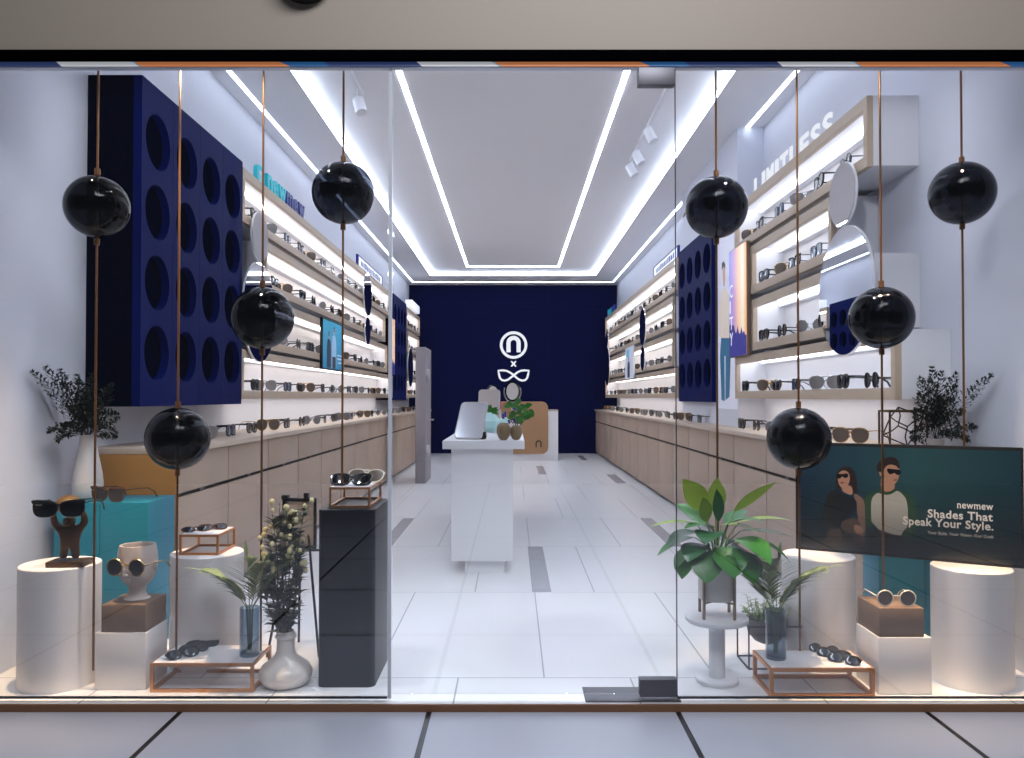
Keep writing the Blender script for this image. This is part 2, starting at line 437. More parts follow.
# LED lines
def strip(name, mb, m, label):
    o = mb.build(name, m, None, smooth=0); tag(o, label, 'ceiling light', 'light lines set in the ceiling'); return o
w_ = 0.019; zA = CI - 0.004; XA = 0.86; XC = 2.08
strip('light_line', MB().box(-XA - w_, -XA + w_, 3.6, 15.0, zA, CI), M['led'], 'inner white light line on the left of the raised ceiling centre')
strip('light_line', MB().box(XA - w_, XA + w_, 3.6, 15.0, zA, CI), M['led'], 'inner white light line on the right of the raised ceiling centre')
strip('light_line', MB().box(-XA - w_, XA + w_, 15.0, 15.05, zA, CI), M['led'], 'short inner light line crossing the ceiling near the navy wall')
strip('light_line', MB().box(-XC - .017, -XC + .017, 3.6, 16.57, CZ - .004, CZ), M['led_edge'], 'thin light line along the ceiling edge above left shelves')
strip('light_line', MB().box(XC - .017, XC + .017, 3.6, 7.045, CZ - .004, CZ), M['led_edge'], 'thin light line over the glowing white letters, ending at the column')
strip('light_line', MB().box(XC - .017, XC + .017, 9.39, 16.57, CZ - .004, CZ), M['led_edge'], 'thin light line beyond the column above far right shelves')
strip('light_line', MB().box(-XC - .017, XC + .017, 16.57, 16.61, CZ - .004, CZ), M['led_edge'], 'outermost light line along the top of navy back wall')
strip('cove_light', MB().box(-1.630, -1.622, 3.6, 15.72, CZ + .004, CZ + .042), M['led_cove'], 'broad glowing cove edge along the left side of raised ceiling')
strip('cove_light', MB().box(1.622, 1.630, 3.6, 15.72, CZ + .004, CZ + .042), M['led_cove'], 'broad glowing cove edge along the right side of raised ceiling')
strip('cove_light', MB().box(-1.63, 1.63, 15.712, 15.72, CZ + .004, CI), M['led_cove'], 'broad glowing cove edge at the back end of raised ceiling')

# ------------------------------------------------------------------ sunglasses
def outline(style, n=26):
    out = []
    for k in range(n):
        a = 2 * math.pi * k / n
        c, s_ = math.cos(a), math.sin(a)
        if style == 'round':
            x, z = 0.036 * c, 0.036 * s_
        else:
            p = {'square': 4.0, 'way': 3.0, 'avi': 2.4, 'club': 3.0}[style]
            q = 2.0 / p
            x = 0.045 * math.copysign(abs(c) ** q, c); z = 0.036 * math.copysign(abs(s_) ** q, s_)
            if style == 'way': x *= 1 + 0.13 * z / 0.036; z *= 0.95
            if style == 'club': x *= 1 + 0.10 * z / 0.036; z *= 0.85
            if style == 'avi': x *= 1 + 0.12 * z / 0.036; z *= 1.05
            if style == 'square': z *= 0.92
        out.append((x, z))
    return out
LC = 0.052
def glass_meshes(style, fold=False):
    o = outline(style); zmin = min(z for x, z in o)
    rr = {'round': .0038, 'square': .004, 'way': .0062, 'avi': .0032, 'club': .0036}[style]
    zc = -zmin + rr
    rim = MB(); lens = []; temples = []
    for s in (-1, 1):
        pts = [(s * LC + s * x, 0.004 * (1 - (x / .045) ** 2) * -1, zc + z) for x, z in o]
        rim.tube(pts, rr, 6, closed=True)
        l = MB(); n = len(pts)
        vs = [Vector(p) + Vector((0, -0.0012, 0)) for p in pts] + [Vector((s * LC, -0.008, zc))] + [Vector(p) + Vector((0, 0.0012, 0)) for p in pts] + [Vector((s * LC, -0.0056, zc))]
        f = []
        for k in range(n):
            q = (k + 1) % n
            f.append((k, q, n)); f.append((n + 1 + q, n + 1 + k, 2 * n + 1))
        l.add(vs, f); lens.append(l)
        hz = zc + (0.024 if style != 'round' else 0.01); hx = s * (LC + (0.047 if style != 'round' else 0.038))
        t = MB()
        if fold:
            yy = 0.006 if s > 0 else 0.014
            t.tube([(hx, 0.0, hz), (hx, yy, hz), (hx - s * .04, yy + .006, hz), (hx - s * .12, yy + .004, hz - .006), (hx - s * .165, yy + .004, hz - .03)], [rr, rr, rr, rr * .9, rr * .8], 6)
        else:
            t.tube([(hx, -0.002, hz), (hx + s * .004, .012, hz), (hx + s * .004, .06, hz), (hx + s * .002, .145, hz - .004), (hx - s * .002, .19, hz - .028), (hx - s * .002, .205, rr * 1.3)], [rr * .9, rr * .9, rr * .8, rr * .8, rr, rr * .9], 6)
        temples.append(t)
    ix = LC - (0.045 if style != 'round' else 0.036)
    bz = zc + (0.012 if style != 'round' else 0.006)
    rim.tube([(-ix - .002, -.001, bz), (-ix * .4, -.006, bz + .007), (ix * .4, -.006, bz + .007), (ix + .002, -.001, bz)], rr * .9, 6)
    if style == 'avi':
        rim.tube([(-ix - .012, -.001, zc + .033), (0, -.006, zc + .034), (ix + .012, -.001, zc + .033)], rr * .9, 6)
    if style == 'club':
        for s in (-1, 1):
            rim.tube([(s * (LC - .040), -.003, zc + .024), (s * (LC - .02), -.005, zc + .029), (s * (LC + .025), -.004, zc + .032), (s * (LC + .05), -.001, zc + .031)], [.004, .0068, .0075, .006], 8)
    return rim, lens, temples
GM = {}
def glasses(style, fm, lm, label, loc=(0, 0, 0), rz=0.0, rot=None, fold=False, group=None, scale=1.0, tm=None):
    key = (style, fold)
    r = thing('sunglasses', label, 'sunglasses', loc, rz, group, rot)
    r.scale = (scale,) * 3
    rim, lens, tem = glass_meshes(style, fold)
    rim.build('frame', M[fm], r)
    for l in lens: l.build('lens', M[lm], r)
    for t in tem: t.build('temple', M[tm or fm], r)
    return r
def glasses_one(style, fm, lm, label, loc=(0, 0, 0)):
    rim, lens, tem = glass_meshes(style)
    a = MB(); a.add(rim.v, rim.f, 0)
    for l in lens: a.add(l.v, l.f, 1)
    for t in tem: a.add(t.v, t.f, 0)
    o = a.build('sunglasses', [M[fm], M[lm]], None); o.location = loc
    return tag(o, label, 'sunglasses')

KINDS = [('way', 'black', 'lens_b', 'black square'), ('round', 'black', 'lens_b', 'black round'), ('avi', 'silver', 'lens_g', 'silver grey'),
         ('square', 'black', 'lens_bl', 'black-and-blue'), ('club', 'black', 'lens_b', 'black browline'), ('avi', 'goldwire', 'lens_br', 'gold brown'), ('round', 'silver', 'lens_g', 'silver round')]
PROTO = {}; PROTO1 = {}
def shelf_glasses(k, x, y, z, rz, label, group, near):
    st_, fm, lm, _ = KINDS[k]
    P = PROTO if near else PROTO1
    if k not in P:
        P[k] = glasses(st_, fm, lm, label, (x, y, z), rz, group=group) if near else glasses_one(st_, fm, lm, label, (x, y, z))
        P[k].rotation_euler = (0, 0, rz); P[k].scale = (1.12,) * 3; P[k]['group'] = group
        return P[k]
    if near: return dup(P[k], (x, y, z), rz, label=label, group=group)
    c = P[k].copy(); COL.objects.link(c); c.location = (x, y, z); c.rotation_euler = (0, 0, rz)
    c['label'] = label; c['group'] = group
    return c
SEQ = [1, 0, 2, 3, 4, 5, 0, 1, 6]
def row(s, Y0, Y1, z, xf, n, where, group, seed=0, near_y=9.5):
    """n pairs along a wall shelf from the window towards the back wall"""
    q = random.Random(seed * 13 + 5)
    for i in range(n):
        Y = Y0 + (Y1 - Y0) * (i + 0.5) / n + q.uniform(-.03, .03)
        k = SEQ[(i + seed) % len(SEQ)]
        st_, fm, lm, nm = KINDS[k]
        turned = k in (2, 5, 6)
        base = R(90) if s < 0 else R(-90)                    # facing the room
        if turned: rz = (R(50) if s < 0 else R(-50)) + q.uniform(-.1, .1)   # turned to the shop door
        else: rz = base * (1.04 + q.uniform(-.05, .05))
        x = s * (xf + ((0.014 if z > .95 and where.find('worktop') < 0 else .05) if not turned else 0.072))
        lab = '%s sunglasses, %s from the window %s' % (nm, word(i + 1), where)
        shelf_glasses(k, x, Y, z, rz, lab, group, Y < near_y)

# ------------------------------------------------------------------ wall furniture
def on_wall(s, Y0, Y1, z, xf=FX):
    """origin and turn of a wall frame: local x runs to the right for someone facing it, local -y is the room"""
    return ((-xf, Y0, z), R(90)) if s < 0 else ((xf, Y1, z), R(-90))

DEPTH = WX - FX
def shelf_box(s, Y0, Y1, z0, z1, label, led='led_shelf', endm=None):
    loc, rz = on_wall(s, Y0, Y1, z0)
    L = Y1 - Y0; H = z1 - z0
    t = thing('display_shelf', label, 'display shelf', loc, rz, 'lit display shelves on the side walls')
    f = MB(); D = 0.034
    f.box(0, L, 0, D, H - 0.062, H); f.box(0, L, 0, D, -0.004, 0.058)
    f.box(0, 0.045, 0, D, 0.058, H - 0.062); f.box(L - 0.045, L, 0, D, 0.058, H - 0.062)
    f.build('frame', M['wood'], t, smooth=0)
    b = MB(); e = 0.0
    b.box(0, L, D, DEPTH - .001, H - 0.015, H); b.box(0, L, D, DEPTH - .001, 0, 0.057)
    b.box(0, 0.015, D, DEPTH - .001, 0.057, H - 0.015); b.box(L - 0.015, L, D, DEPTH - .001, 0.057, H - 0.015)
    b.box(0.015, L - 0.015, DEPTH - 0.02, DEPTH - .001, 0.057, H - 0.015)
    b.build('case', M['white'], t, smooth=0)
    MB().box(0.05, L - 0.05, DEPTH - 0.075, DEPTH - 0.02, H - 0.062, H - 0.015).build('back_lip', M['white'], t, smooth=0)
    MB().box(0.05, L - 0.05, 0.040, 0.056, H - 0.026, H - 0.0155).build('light_strip', M[led], t, smooth=0)
    MB().box(0.05, L - 0.05, DEPTH - 0.085, DEPTH - 0.0755, H - 0.04, H - 0.018).build('light_strip', M[led], t, smooth=0)
    return t
T1 = (2.465, 2.850); T2 = (2.040, 2.425); T3 = (1.580, 1.985); T4 = (1.190, 1.545)
TN = ['top', 'second', 'third', 'lowest']
def unit(s, name, spans, counts, sd, led='led_shelf'):
    for i, (sp, tz) in enumerate(zip(spans, (T1, T2, T3, T4))):
        shelf_box(s, sp[0], sp[1], tz[0], tz[1], '%s shelf of the %s, wooden front frame and lit white inside' % (TN[i], name), led)
        row(s, sp[0] + .1, sp[1] - .1, tz[0] + 0.058, FX, counts[i], 'on %s shelf of the %s' % (TN[i], name), 'sunglasses on the shelves of the ' + name, sd + i * 3)
unit(-1, 'long left unit', [(5.71, 12.80), (6.25, 12.12), (6.05, 12.32), (5.71, 12.86)], (16, 14, 14, 16), 1)
unit(-1, 'short left unit', [(14.62, 16.6), (14.75, 16.5), (14.7, 16.5), (14.62, 16.6)], (4, 4, 4, 4), 4)
unit(1, 'near right unit', [(4.35, 6.97), (4.85, 6.50), (4.35, 6.48), (4.05, 6.97)], (6, 4, 5, 7), 0, 'led_cool')
unit(1, 'far right unit', [(9.42, 16.75), (9.67, 16.4), (9.69, 16.4), (9.42, 16.75)], (17, 15, 15, 17), 2)
for s, a, b, nm in ((-1, 5.8, 12.8, 'long left unit'), (1, 4.2, 6.9, 'near right unit'), (1, 9.5, 16.6, 'far right unit')):
    o = MB().box(s * 2.06 - .02, s * 2.06 + .02, a + .35, b, 1.1870, 1.1895).build('under_shelf_light', M['led_shelf'], None, smooth=0)
    tag(o, 'light strip under the lowest shelf of the %s' % nm, 'light strip', 'light strips under the shelves')

def blue_panel(s, Y0, label, xf=FX, depth=None):
    n = 4; cw = 0.3875; L = n * cw; H = 1.732; r = 0.15
    loc, rz = on_wall(s, Y0, Y0 + L, 1.150, xf)
    D = depth or (WX - xf - 0.001)
    t = thing('perforated_panel', label, 'wall panel', loc, rz, 'navy wall panels with round holes')
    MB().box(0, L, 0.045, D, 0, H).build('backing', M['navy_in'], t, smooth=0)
    zc = [0.2875 + 0.3825 * k for k in range(4)]
    ed = [0] + [(zc[k] + zc[k + 1]) / 2 for k in range(3)] + [H]
    for c in range(n):
        x0 = c * cw + (0.0012 if c else 0); x1 = (c + 1) * cw - (0.0012 if c < n - 1 else 0); cx = (c + 0.5) * cw
        b = MB(); N = 48
        for k in range(4):
            za, zb = ed[k], ed[k + 1]; cz = zc[k]
            ring = []; sq = []
            for i in range(N):
                a = 2 * math.pi * (i + 0.5) / N; u, v = math.cos(a), math.sin(a)
                ring.append((cx + r * u, cz + r * v))
                ts = []
                if u > 1e-9: ts.append((x1 - cx) / u)
                if u < -1e-9: ts.append((x0 - cx) / u)
                if v > 1e-9: ts.append((zb - cz) / v)
                if v < -1e-9: ts.append((za - cz) / v)
                tt = min(ts); sq.append((cx + u * tt, cz + v * tt))
            for cor in ((x0, za), (x1, za), (x1, zb), (x0, zb)):
                j = min(range(N), key=lambda i: (sq[i][0] - cor[0]) ** 2 + (sq[i][1] - cor[1]) ** 2); sq[j] = cor
            vs = [(x, 0, z) for x, z in ring] + [(x, 0, z) for x, z in sq] + [(x, 0.0448, z) for x, z in ring]
            fs = []
            for i in range(N):
                j = (i + 1) % N
                fs.append((N + i, N + j, j, i)); fs.append((i, j, 2 * N + j, 2 * N + i))
            b.add(vs, fs)
        b.add([(x0, 0, 0), (x0, .0448, 0), (x0, .0448, H), (x0, 0, H)], [(0, 1, 2, 3)] if False else [(3, 2, 1, 0)])
        b.add([(x1, 0, 0), (x1, .0448, 0), (x1, .0448, H), (x1, 0, H)], [(0, 1, 2, 3)])
        b.add([(x0, 0, 0), (x1, 0, 0), (x1, .0448, 0), (x0, .0448, 0)], [(3, 2, 1, 0)])
        b.add([(x0, 0, H), (x1, 0, H), (x1, .0448, H), (x0, .0448, H)], [(0, 1, 2, 3)])
        b.build('holed_board', M['navy'], t, smooth=30)
    return t
blue_panel(-1, 4.15, 'deep navy panel with sixteen round holes on left wall beside the window')
blue_panel(1, 7.78, 'navy panel of round holes between the standing-man banner and far right shelves', depth=0.0515)
blue_panel(-1, 12.95, 'far navy panel of round holes between the two left shelf units')

# worktops and cabinets
def counter(s, Y0, n, side):
    cx = 1.76; pitch = (YB - 0.01 - Y0) / n
    loc, rz = on_wall(s, Y0, YB - .01, 0, 0)
    o = MB().box(min(s * 1.733, s * (WX - .001)), max(s * 1.733, s * (WX - .001)), Y0, YB - .012, 0.902, 0.935).build('worktop', M['top'], None, bevel=0.002)
    tag(o, 'long pale wood worktop along the %s wall under the shelves' % side, 'worktop')
    src = None
    for i in range(n):
        ya = Y0 + i * pitch; lab = 'greige wood cabinet, %s from the window under the %s worktop' % (word(i + 1), side)
        loc = ((-cx, ya, 0), R(90)) if s < 0 else ((cx, ya + pitch, 0), R(-90))
        if src is None:
            t = src = thing('base_cabinet', lab, 'cabinet', loc[0], loc[1], 'base cabinets under the worktops')
            g = 0.008
            b = MB(); b.box(0.0005, pitch - 0.0005, 0.02, WX - cx - .002, 0.04, 0.9015)
            b.build('body', M['kick'], t, smooth=0)
            MB().box(0.0005, pitch - 0.0005, 0.05, WX - cx - .01, 0.0, 0.04).build('plinth', M['kick'], t, smooth=0)
            MB().box(g, pitch - g, 0, 0.0195, 0.04, 0.668).build('door', M['cab'], t, bevel=0.001)
            dr = MB().box(g, pitch - g, 0, 0.0195, 0.690, 0.896).build('drawer', M['cab'], t, bevel=0.001)
            MB().box(pitch / 2 - .03, pitch / 2 + .03, 0.004, 0.0195, 0.670, 0.6895).build('finger_pull', M['steel'], dr, smooth=0)
        else:
            dup(src, loc[0], loc[1], label=lab)
counter(-1, 4.15, 16, 'left')
counter(1, 3.93, 16, 'right')
o = MB().box(-2.218, -1.735, 4.136, 4.1495, 0.0, 0.901).build('end_panel', M['tan'], None, bevel=0.001)
tag(o, 'end panel in painted warm-light tan closing the left cabinets beside the teal plinth', 'end panel')
row(-1, 4.75, 16.9, 0.936, 1.86, 27, 'on the left worktop', 'sunglasses along the left worktop', 2)
row(1, 4.35, 6.9, 0.936, 1.86, 6, 'on the near right worktop', 'sunglasses along the right worktop', 5)
row(1, 8.0, 16.9, 0.936, 1.86, 22, 'on the right worktop past the column', 'sunglasses along the right worktop', 3)

# mirrors
def mirror(s, Y, z, dia, label, x=1.905):
    t = thing('wall_mirror', label, 'mirror', (s * x, Y, z), R(90) if s < 0 else R(-90), 'round mirrors mounted on the shelves')
    n = 64; r = dia / 2
    def disc(rad, y0, y1):
        m = MB(); m.prism([(rad * math.cos(2 * math.pi * k / n), rad * math.sin(2 * math.pi * k / n)) for k in range(n)], y0, y1); return m
    disc(r - .004, 0.0, 0.004).build('glass', M['mirror'], t)
    disc(r, 0.0041, 0.016).build('backing', M['white'], t)
    return t
mirror(1, 4.62, 2.372, .372, 'small round mirror above a large one on near right shelves')
mirror(1, 4.60, 1.812, .745, 'large round mirror on near right shelves reflecting navy panel')
mirror(-1, 6.02, 2.405, .375, 'small round mirror above a large one beside left navy panel')
mirror(-1, 6.02, 1.838, .752, 'large round mirror beside the left navy panel behind a globe')
mirror(-1, 10.5, 2.545, .57, 'medium round mirror high on the far half of long left unit')
mirror(-1, 10.5, 2.07, .375, 'small round mirror under a medium one on long left unit')
mirror(-1, 14.9, 1.75, .73, 'tall-looking round mirror on the short left unit by navy wall')
mirror(1, 11.77, 2.23, .565, 'medium round mirror on the far right unit')
mirror(1, 11.77, 1.765, .37, 'small round mirror under a medium one on far right unit')
mirror(1, 16.2, 1.82, .78, 'large round mirror at the navy end of the far right unit')
mirror(1, 16.2, 2.40, .375, 'small round mirror at the navy end of the far right unit')

# ------------------------------------------------------------------ posters and signs
def grad_mat(name, stops, axis='X', length=1.0, strength=0.0, angle=None):
    """printed colour wash along local x or z"""
    m = bpy.data.materials.new(name); m.use_nodes = True
    nt = m.node_tree; b = nt.nodes['Principled BSDF']; b.inputs['Roughness'].default_value = 0.35
    tc = nt.nodes.new('ShaderNodeTexCoord'); sp = nt.nodes.new('ShaderNodeSeparateXYZ'); mr = nt.nodes.new('ShaderNodeMapRange')
    mr.inputs['From Max'].default_value = length
    cr = nt.nodes.new('ShaderNodeValToRGB')
    while len(cr.color_ramp.elements) < len(stops): cr.color_ramp.elements.new(0.5)
    for e, (p, c) in zip(cr.color_ramp.elements, stops): e.position = p; e.color = lin(c)
    nt.links.new(tc.outputs['Object'], sp.inputs[0]); nt.links.new(sp.outputs[axis], mr.inputs['Value'])
    nt.links.new(mr.outputs[0], cr.inputs[0]); nt.links.new(cr.outputs[0], b.inputs['Base Color'])
    if strength:
        nt.links.new(cr.outputs[0], b.inputs['Emission Color']); b.inputs['Emission Strength'].default_value = strength
    return m
def flat(name, rgb, s=0.0):
    return mat(name, rgb, 0.45, noise=0.02, emit=rgb if s else None, estr=s)
def poly(name, parent, pts, m, y0=-0.0005, y1=-0.0012):
    return MB().prism(pts, min(y0, y1), max(y0, y1)).build(name, m, parent, smooth=0)

# sunset light box
def sunset_box(s, Y0, Y1, z0, z1, label):
    loc, rz = on_wall(s, Y0, Y1, z0, 1.90)
    L = Y1 - Y0; H = z1 - z0
    t = thing('light_box_poster', label, 'poster', loc, rz, 'sunset light box posters')
    MB().box(0, L, 0.0, 0.03, 0, H).build('box', M['kraft'], t, smooth=0)
    g = grad_mat('sunset_print', [(0.0, (120, 130, 214)), (0.3, (196, 150, 196)), (0.55, (252, 204, 160)), (0.8, (255, 236, 206)), (1.0, (246, 170, 96))], 'X', L, 0.55)
    MB().box(0.004, L - 0.004, -0.002, 0.0, 0.004, H - .004).build('print', g, t, smooth=0)
    dm = flat('poster_indigo', (44, 40, 140), .3); q = random.Random(3)
    sky = [(0.004, 0.004)]
    for k in range(15):
        x = L * k / 14; sky.append((min(max(x, .005), L - .005), H * (.12 + .16 * (1 - k / 14) + q.uniform(0, .09))))
    sky.append((L - .004, 0.004))
    poly('skyline', t, sky, dm, -0.0021, -0.0028)
    for i, ch in enumerate('CITY'):
        lettering('letter', ch, M['lit_letter'], t, 0.02, H * (.56 - .15 * i), -0.003, height=0.11, width=0.03 if ch == 'I' else 0.10, depth=0.001)
    return t
sunset_box(1, 6.49, 7.01, 1.543, 2.473, 'sunset city light box poster beside the standing-man banner')
sunset_box(-1, 12.35, 12.85, 1.56, 2.44, 'far sunset light box poster at the end of long left unit')

# couple poster on the left wall
loc, rz = on_wall(-1, 8.0, 8.93, 1.485, 1.905)
t = thing('picture_panel', 'turquoise framed photo of a young couple on long left unit', 'poster', loc, rz)
MB().box(0, .93, 0.0, 0.028, 0, .515).build('frame', M['blackm'], t, smooth=0)
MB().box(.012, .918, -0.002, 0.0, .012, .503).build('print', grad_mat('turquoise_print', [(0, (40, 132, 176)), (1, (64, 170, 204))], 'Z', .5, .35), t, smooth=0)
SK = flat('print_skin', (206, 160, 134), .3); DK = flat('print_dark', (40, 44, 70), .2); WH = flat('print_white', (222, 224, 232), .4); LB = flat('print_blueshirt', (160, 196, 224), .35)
def person_print(t, x, h, top, coat, legs, w=.09):
    poly('printed_coat', t, [(x - w, .02), (x + w, .02), (x + w * 1.05, top * .55), (x + w * .8, top * .74), (x + w * .25, top * .79), (x - w * .25, top * .79), (x - w * .8, top * .74), (x - w * 1.05, top * .5)], coat, -.0021, -.0026)
    poly('printed_legs', t, [(x - w * .8, .016), (x + w * .8, .016), (x + w * .8, top * .3), (x - w * .8, top * .3)], legs, -.0027, -.0030)
    f = [(x + w * .33 * math.cos(a / 9 * math.pi), top * .88 + top * .085 * math.sin(a / 9 * math.pi)) for a in range(18)]
    poly('printed_face', t, f, SK, -.0027, -.0031)
    poly('printed_hair', t, [(x - w * .38, top * .86), (x - w * .34, top * .95), (x, top * .995), (x + w * .36, top * .95), (x + w * .38, top * .88), (x + w * .2, top * .93), (x - w * .2, top * .93)], DK, -.0032, -.0034)
    poly('printed_glasses', t, [(x - w * .3, top * .875), (x + w * .3, top * .875), (x + w * .3, top * .90), (x - w * .3, top * .90)], DK, -.0032, -.0034)
person_print(t, .26, .4, .40, DK, DK, .085)
person_print(t, .50, .45, .47, LB, DK, .10)
MB().box(.66, .88, -.0027, -.002, .12, .135).box(.66, .88, -.0027, -.002, .16, .172).box(.70, .88, -.0027, -.002, .08, .092).build('caption_lines', WH, t, smooth=0)

# standing man banner on the column's side
loc, rz = on_wall(1, 7.075, 7.765, 1.09, 1.986)
t = thing('banner', 'tall white banner of a standing man in blue jeans by navy panel', 'poster', loc, rz)
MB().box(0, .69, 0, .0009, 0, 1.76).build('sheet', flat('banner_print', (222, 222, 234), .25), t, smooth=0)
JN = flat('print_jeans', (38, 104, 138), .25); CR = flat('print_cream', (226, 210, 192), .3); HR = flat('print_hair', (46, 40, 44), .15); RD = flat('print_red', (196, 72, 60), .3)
def tr(px, py):                                   # place on the sheet from its own proportions
    Yv = 1.986 * 800 / (px - 513); return (7.765 - Yv, 1.2 - (py - 397) * Yv / 800 - 1.09)
poly('printed_jeans', t, [tr(*p) for p in [(721.5, 336), (730, 336), (731, 352), (729.5, 397), (725.5, 400), (725.8, 356), (724.6, 356), (724.8, 401), (721.5, 400), (720.3, 356)]], JN, -.0002, -.0008)
poly('printed_coat', t, [tr(*p) for p in [(720.5, 302), (722.5, 290), (725.5, 287), (729, 293), (731, 316), (731, 342), (729.5, 338), (721.5, 338), (719.5, 334), (719.6, 316)]], CR, -.0009, -.0014)
poly('printed_face', t, [tr(*p) for p in [(723.4, 266), (725.6, 266), (726, 276), (725.2, 286), (724, 286), (723.2, 276)]], SK, -.0009, -.0014)
poly('printed_hair', t, [tr(*p) for p in [(722.4, 270), (722.6, 263), (724.5, 260.5), (726, 264), (726, 269), (724.5, 266)]], HR, -.0015, -.0018)
poly('printed_book', t, [tr(*p) for p in [(729.6, 276), (732, 276), (732, 297), (730.4, 290)]], flat('print_purple', (96, 70, 110), .2), -.0015, -.0018)
poly('printed_companion', t, [tr(*p) for p in [(713.2, 296), (715.8, 296), (716.6, 326), (713.2, 330)]], RD, -.0009, -.0014)
poly('printed_companion_hair', t, [tr(*p) for p in [(713.2, 291), (715.2, 291), (715.6, 300), (713.2, 300)]], HR, -.0015, -.0018)

# small poster with a model on the far right unit
loc, rz = on_wall(1, 12.62, 13.55, 1.50, 1.90)
t = thing('picture_panel', 'small white photo panel of one standing model on far right unit', 'poster', loc, rz)
MB().box(0, .93, 0.0, .026, 0, .52).build('frame', M['white'], t, smooth=0)
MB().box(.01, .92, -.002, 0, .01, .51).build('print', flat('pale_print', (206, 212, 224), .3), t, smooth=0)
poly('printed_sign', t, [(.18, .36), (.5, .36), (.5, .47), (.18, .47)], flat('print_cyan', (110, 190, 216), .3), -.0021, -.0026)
person_print(t, .42, .4, .36, DK, DK, .13)

# letters standing on the top shelves
def letter_row(t, chars, h, w, gap, m, depth=0.03, x0=0.0, z0=0.0, off=0.028):
    x = x0
    for i, ch in enumerate(chars):
        ww = w * (1.5 if ch in 'mw' else (0.45 if ch in 'Ii' else 1.0))
        mm = m[i] if isinstance(m, list) else m
        lettering('letter', ch, mm, t, x, z0, depth * .5, width=ww, height=h, depth=depth, offset=off)
        x += ww + gap
    return x
loc, rz = on_wall(-1, 6.12, 7.40, 2.851, 1.965)
t = thing('shop_sign', 'teal and navy letter sign standing on the long left unit', 'sign', loc, rz, 'letter signs on the top shelves')
b = MB(); rr_ = .05; pts = []
for (cx_, cz_, a0) in ((.18 - rr_, rr_, -90), (.18 - rr_, .15 - rr_, 0), (rr_, .15 - rr_, 90), (rr_, rr_, 180)):
    for k in range(7): pts.append((cx_ + rr_ * math.cos(R(a0 + 15 * k)), cz_ + rr_ * math.sin(R(a0 + 15 * k))))
b.prism(pts, 0, .03).build('logo_tile', M['lettteal'], t)
lettering('logo_letter', 'n', M['white'], t, .05, .03, -.0002, width=.08, height=.085, depth=.002, offset=.03)
letter_row(t, 'newmew', .14, .135, .024, [M['lettteal']] * 3 + [M['lettnavy']] * 3, x0=.215)
loc, rz = on_wall(1, 15.3, 16.58, 2.851, 1.965)
t2 = dup(t, loc, rz, label='teal and navy letter sign on the far right unit by navy wall')
loc, rz = on_wall(1, 4.92, 6.60, 2.835, 2.0)
t = thing('shop_sign', 'glowing white block letters rising behind the near right top shelf', 'sign', loc, rz, 'letter signs on the top shelves')
x = letter_row(t, 'LIMITLESS', .155, .16, .045, M['lit_letter'], depth=.008, z0=.017)
MB().box(0, x, .012, .03, .0155, .0175).build('rail', M['white'], t, smooth=0)

def framed_sign(s, Y0, Y1, label):
    loc, rz = on_wall(s, Y0, Y1, 2.852, 1.95)
    L = Y1 - Y0; H = .15
    t = thing('framed_sign', label, 'sign', loc, rz, 'navy framed signs on the top shelves')
    f = MB(); f.box(0, L, 0, .03, 0, .016).box(0, L, 0, .03, H - .016, H).box(0, .05, 0, .03, .016, H - .016).box(L - .05, L, 0, .03, .016, H - .016)
    f.build('frame', M['lettnavy'], t, smooth=0)
    MB().box(.05, L - .05, .006, .028, .016, H - .016).build('panel', M['signwhite'], t, smooth=0)
    q = random.Random(4); x = .2
    w = MB()
    while x < L - .25:                                    # lettering too small to read in the photograph
        ww = q.uniform(.05, .11); w.box(x, x + ww, .004, .006, .035, .035 + q.uniform(.06, .08)); x += ww + .035
    w.build('lettering', M['lettnavy'], t, smooth=0)
    return t
framed_sign(-1, 10.05, 11.95, 'navy framed white sign standing on the long left unit')
framed_sign(1, 9.45, 11.1, 'navy framed white sign standing on the far right unit')
o = MB().box(-1.99, -1.86, 14.75, 15.9, 2.851, 3.0).build('sign_box', M['signwhite'], None, bevel=.01)
tag(o, 'white lit sign box on the short left unit by navy wall', 'sign')

# logo on the navy back wall
t = thing('wall_logo', 'white ring, cross and spectacles emblem on the navy back wall', 'logo', (0.012, YB, 0))
k = YB / 800.0
def zz(py): return 1.2 - (py - 397) * k
def xx(px): return (px - 513.2) * k
b = MB(); n = 64; cz = zz(345.1)
ro, ri = 13.7 * k, 11.0 * k
vs = []; f = []
for i in range(n):
    a = 2 * math.pi * i / n
    for (r_, y) in ((ro, -.05), (ri, -.05), (ri, -.012), (ro, -.012)): vs.append((r_ * math.cos(a), y, cz + r_ * math.sin(a)))
for i in range(n):
    j = (i + 1) % n
    for q in range(4): f.append((i * 4 + q, i * 4 + (q + 1) % 4, j * 4 + (q + 1) % 4, j * 4 + q))
b.add(vs, f).build('ring', M['lit_letter'], t)
pts = []
for i in range(13):
    a = math.pi - math.pi * i / 12; pts.append((7.1 * k * math.cos(a), zz(343) + 7.1 * k * math.sin(a)))
pts = [(-7.1 * k, zz(352.3))] + pts + [(7.1 * k, zz(352.3)), (3.0 * k, zz(352.3))]
for i in range(13):
    a = math.pi * i / 12; pts.append((3.0 * k * math.cos(a), zz(343) + 3.0 * k * math.sin(a)))
pts.append((-3.0 * k, zz(352.3)))
b = MB(); b.prism(pts, -.05, -.012).build('arch_letter', M['lit_letter'], t, smooth=0)
b = MB(); c = zz(363.9); w = 2.9 * k; h = 1.25 * k
b.prism([(-w, c + w - h * .4), (-w + h, c + w), (0, c + h), (w - h, c + w), (w, c + w - h * .4), (h * .9, c), (w, c - w + h * .4), (w - h, c - w), (0, c - h), (-w + h, c - w), (-w, c - w + h * .4), (-h * .9, c)], -.05, -.012)
b.build('cross', M['lit_letter'], t, smooth=0)
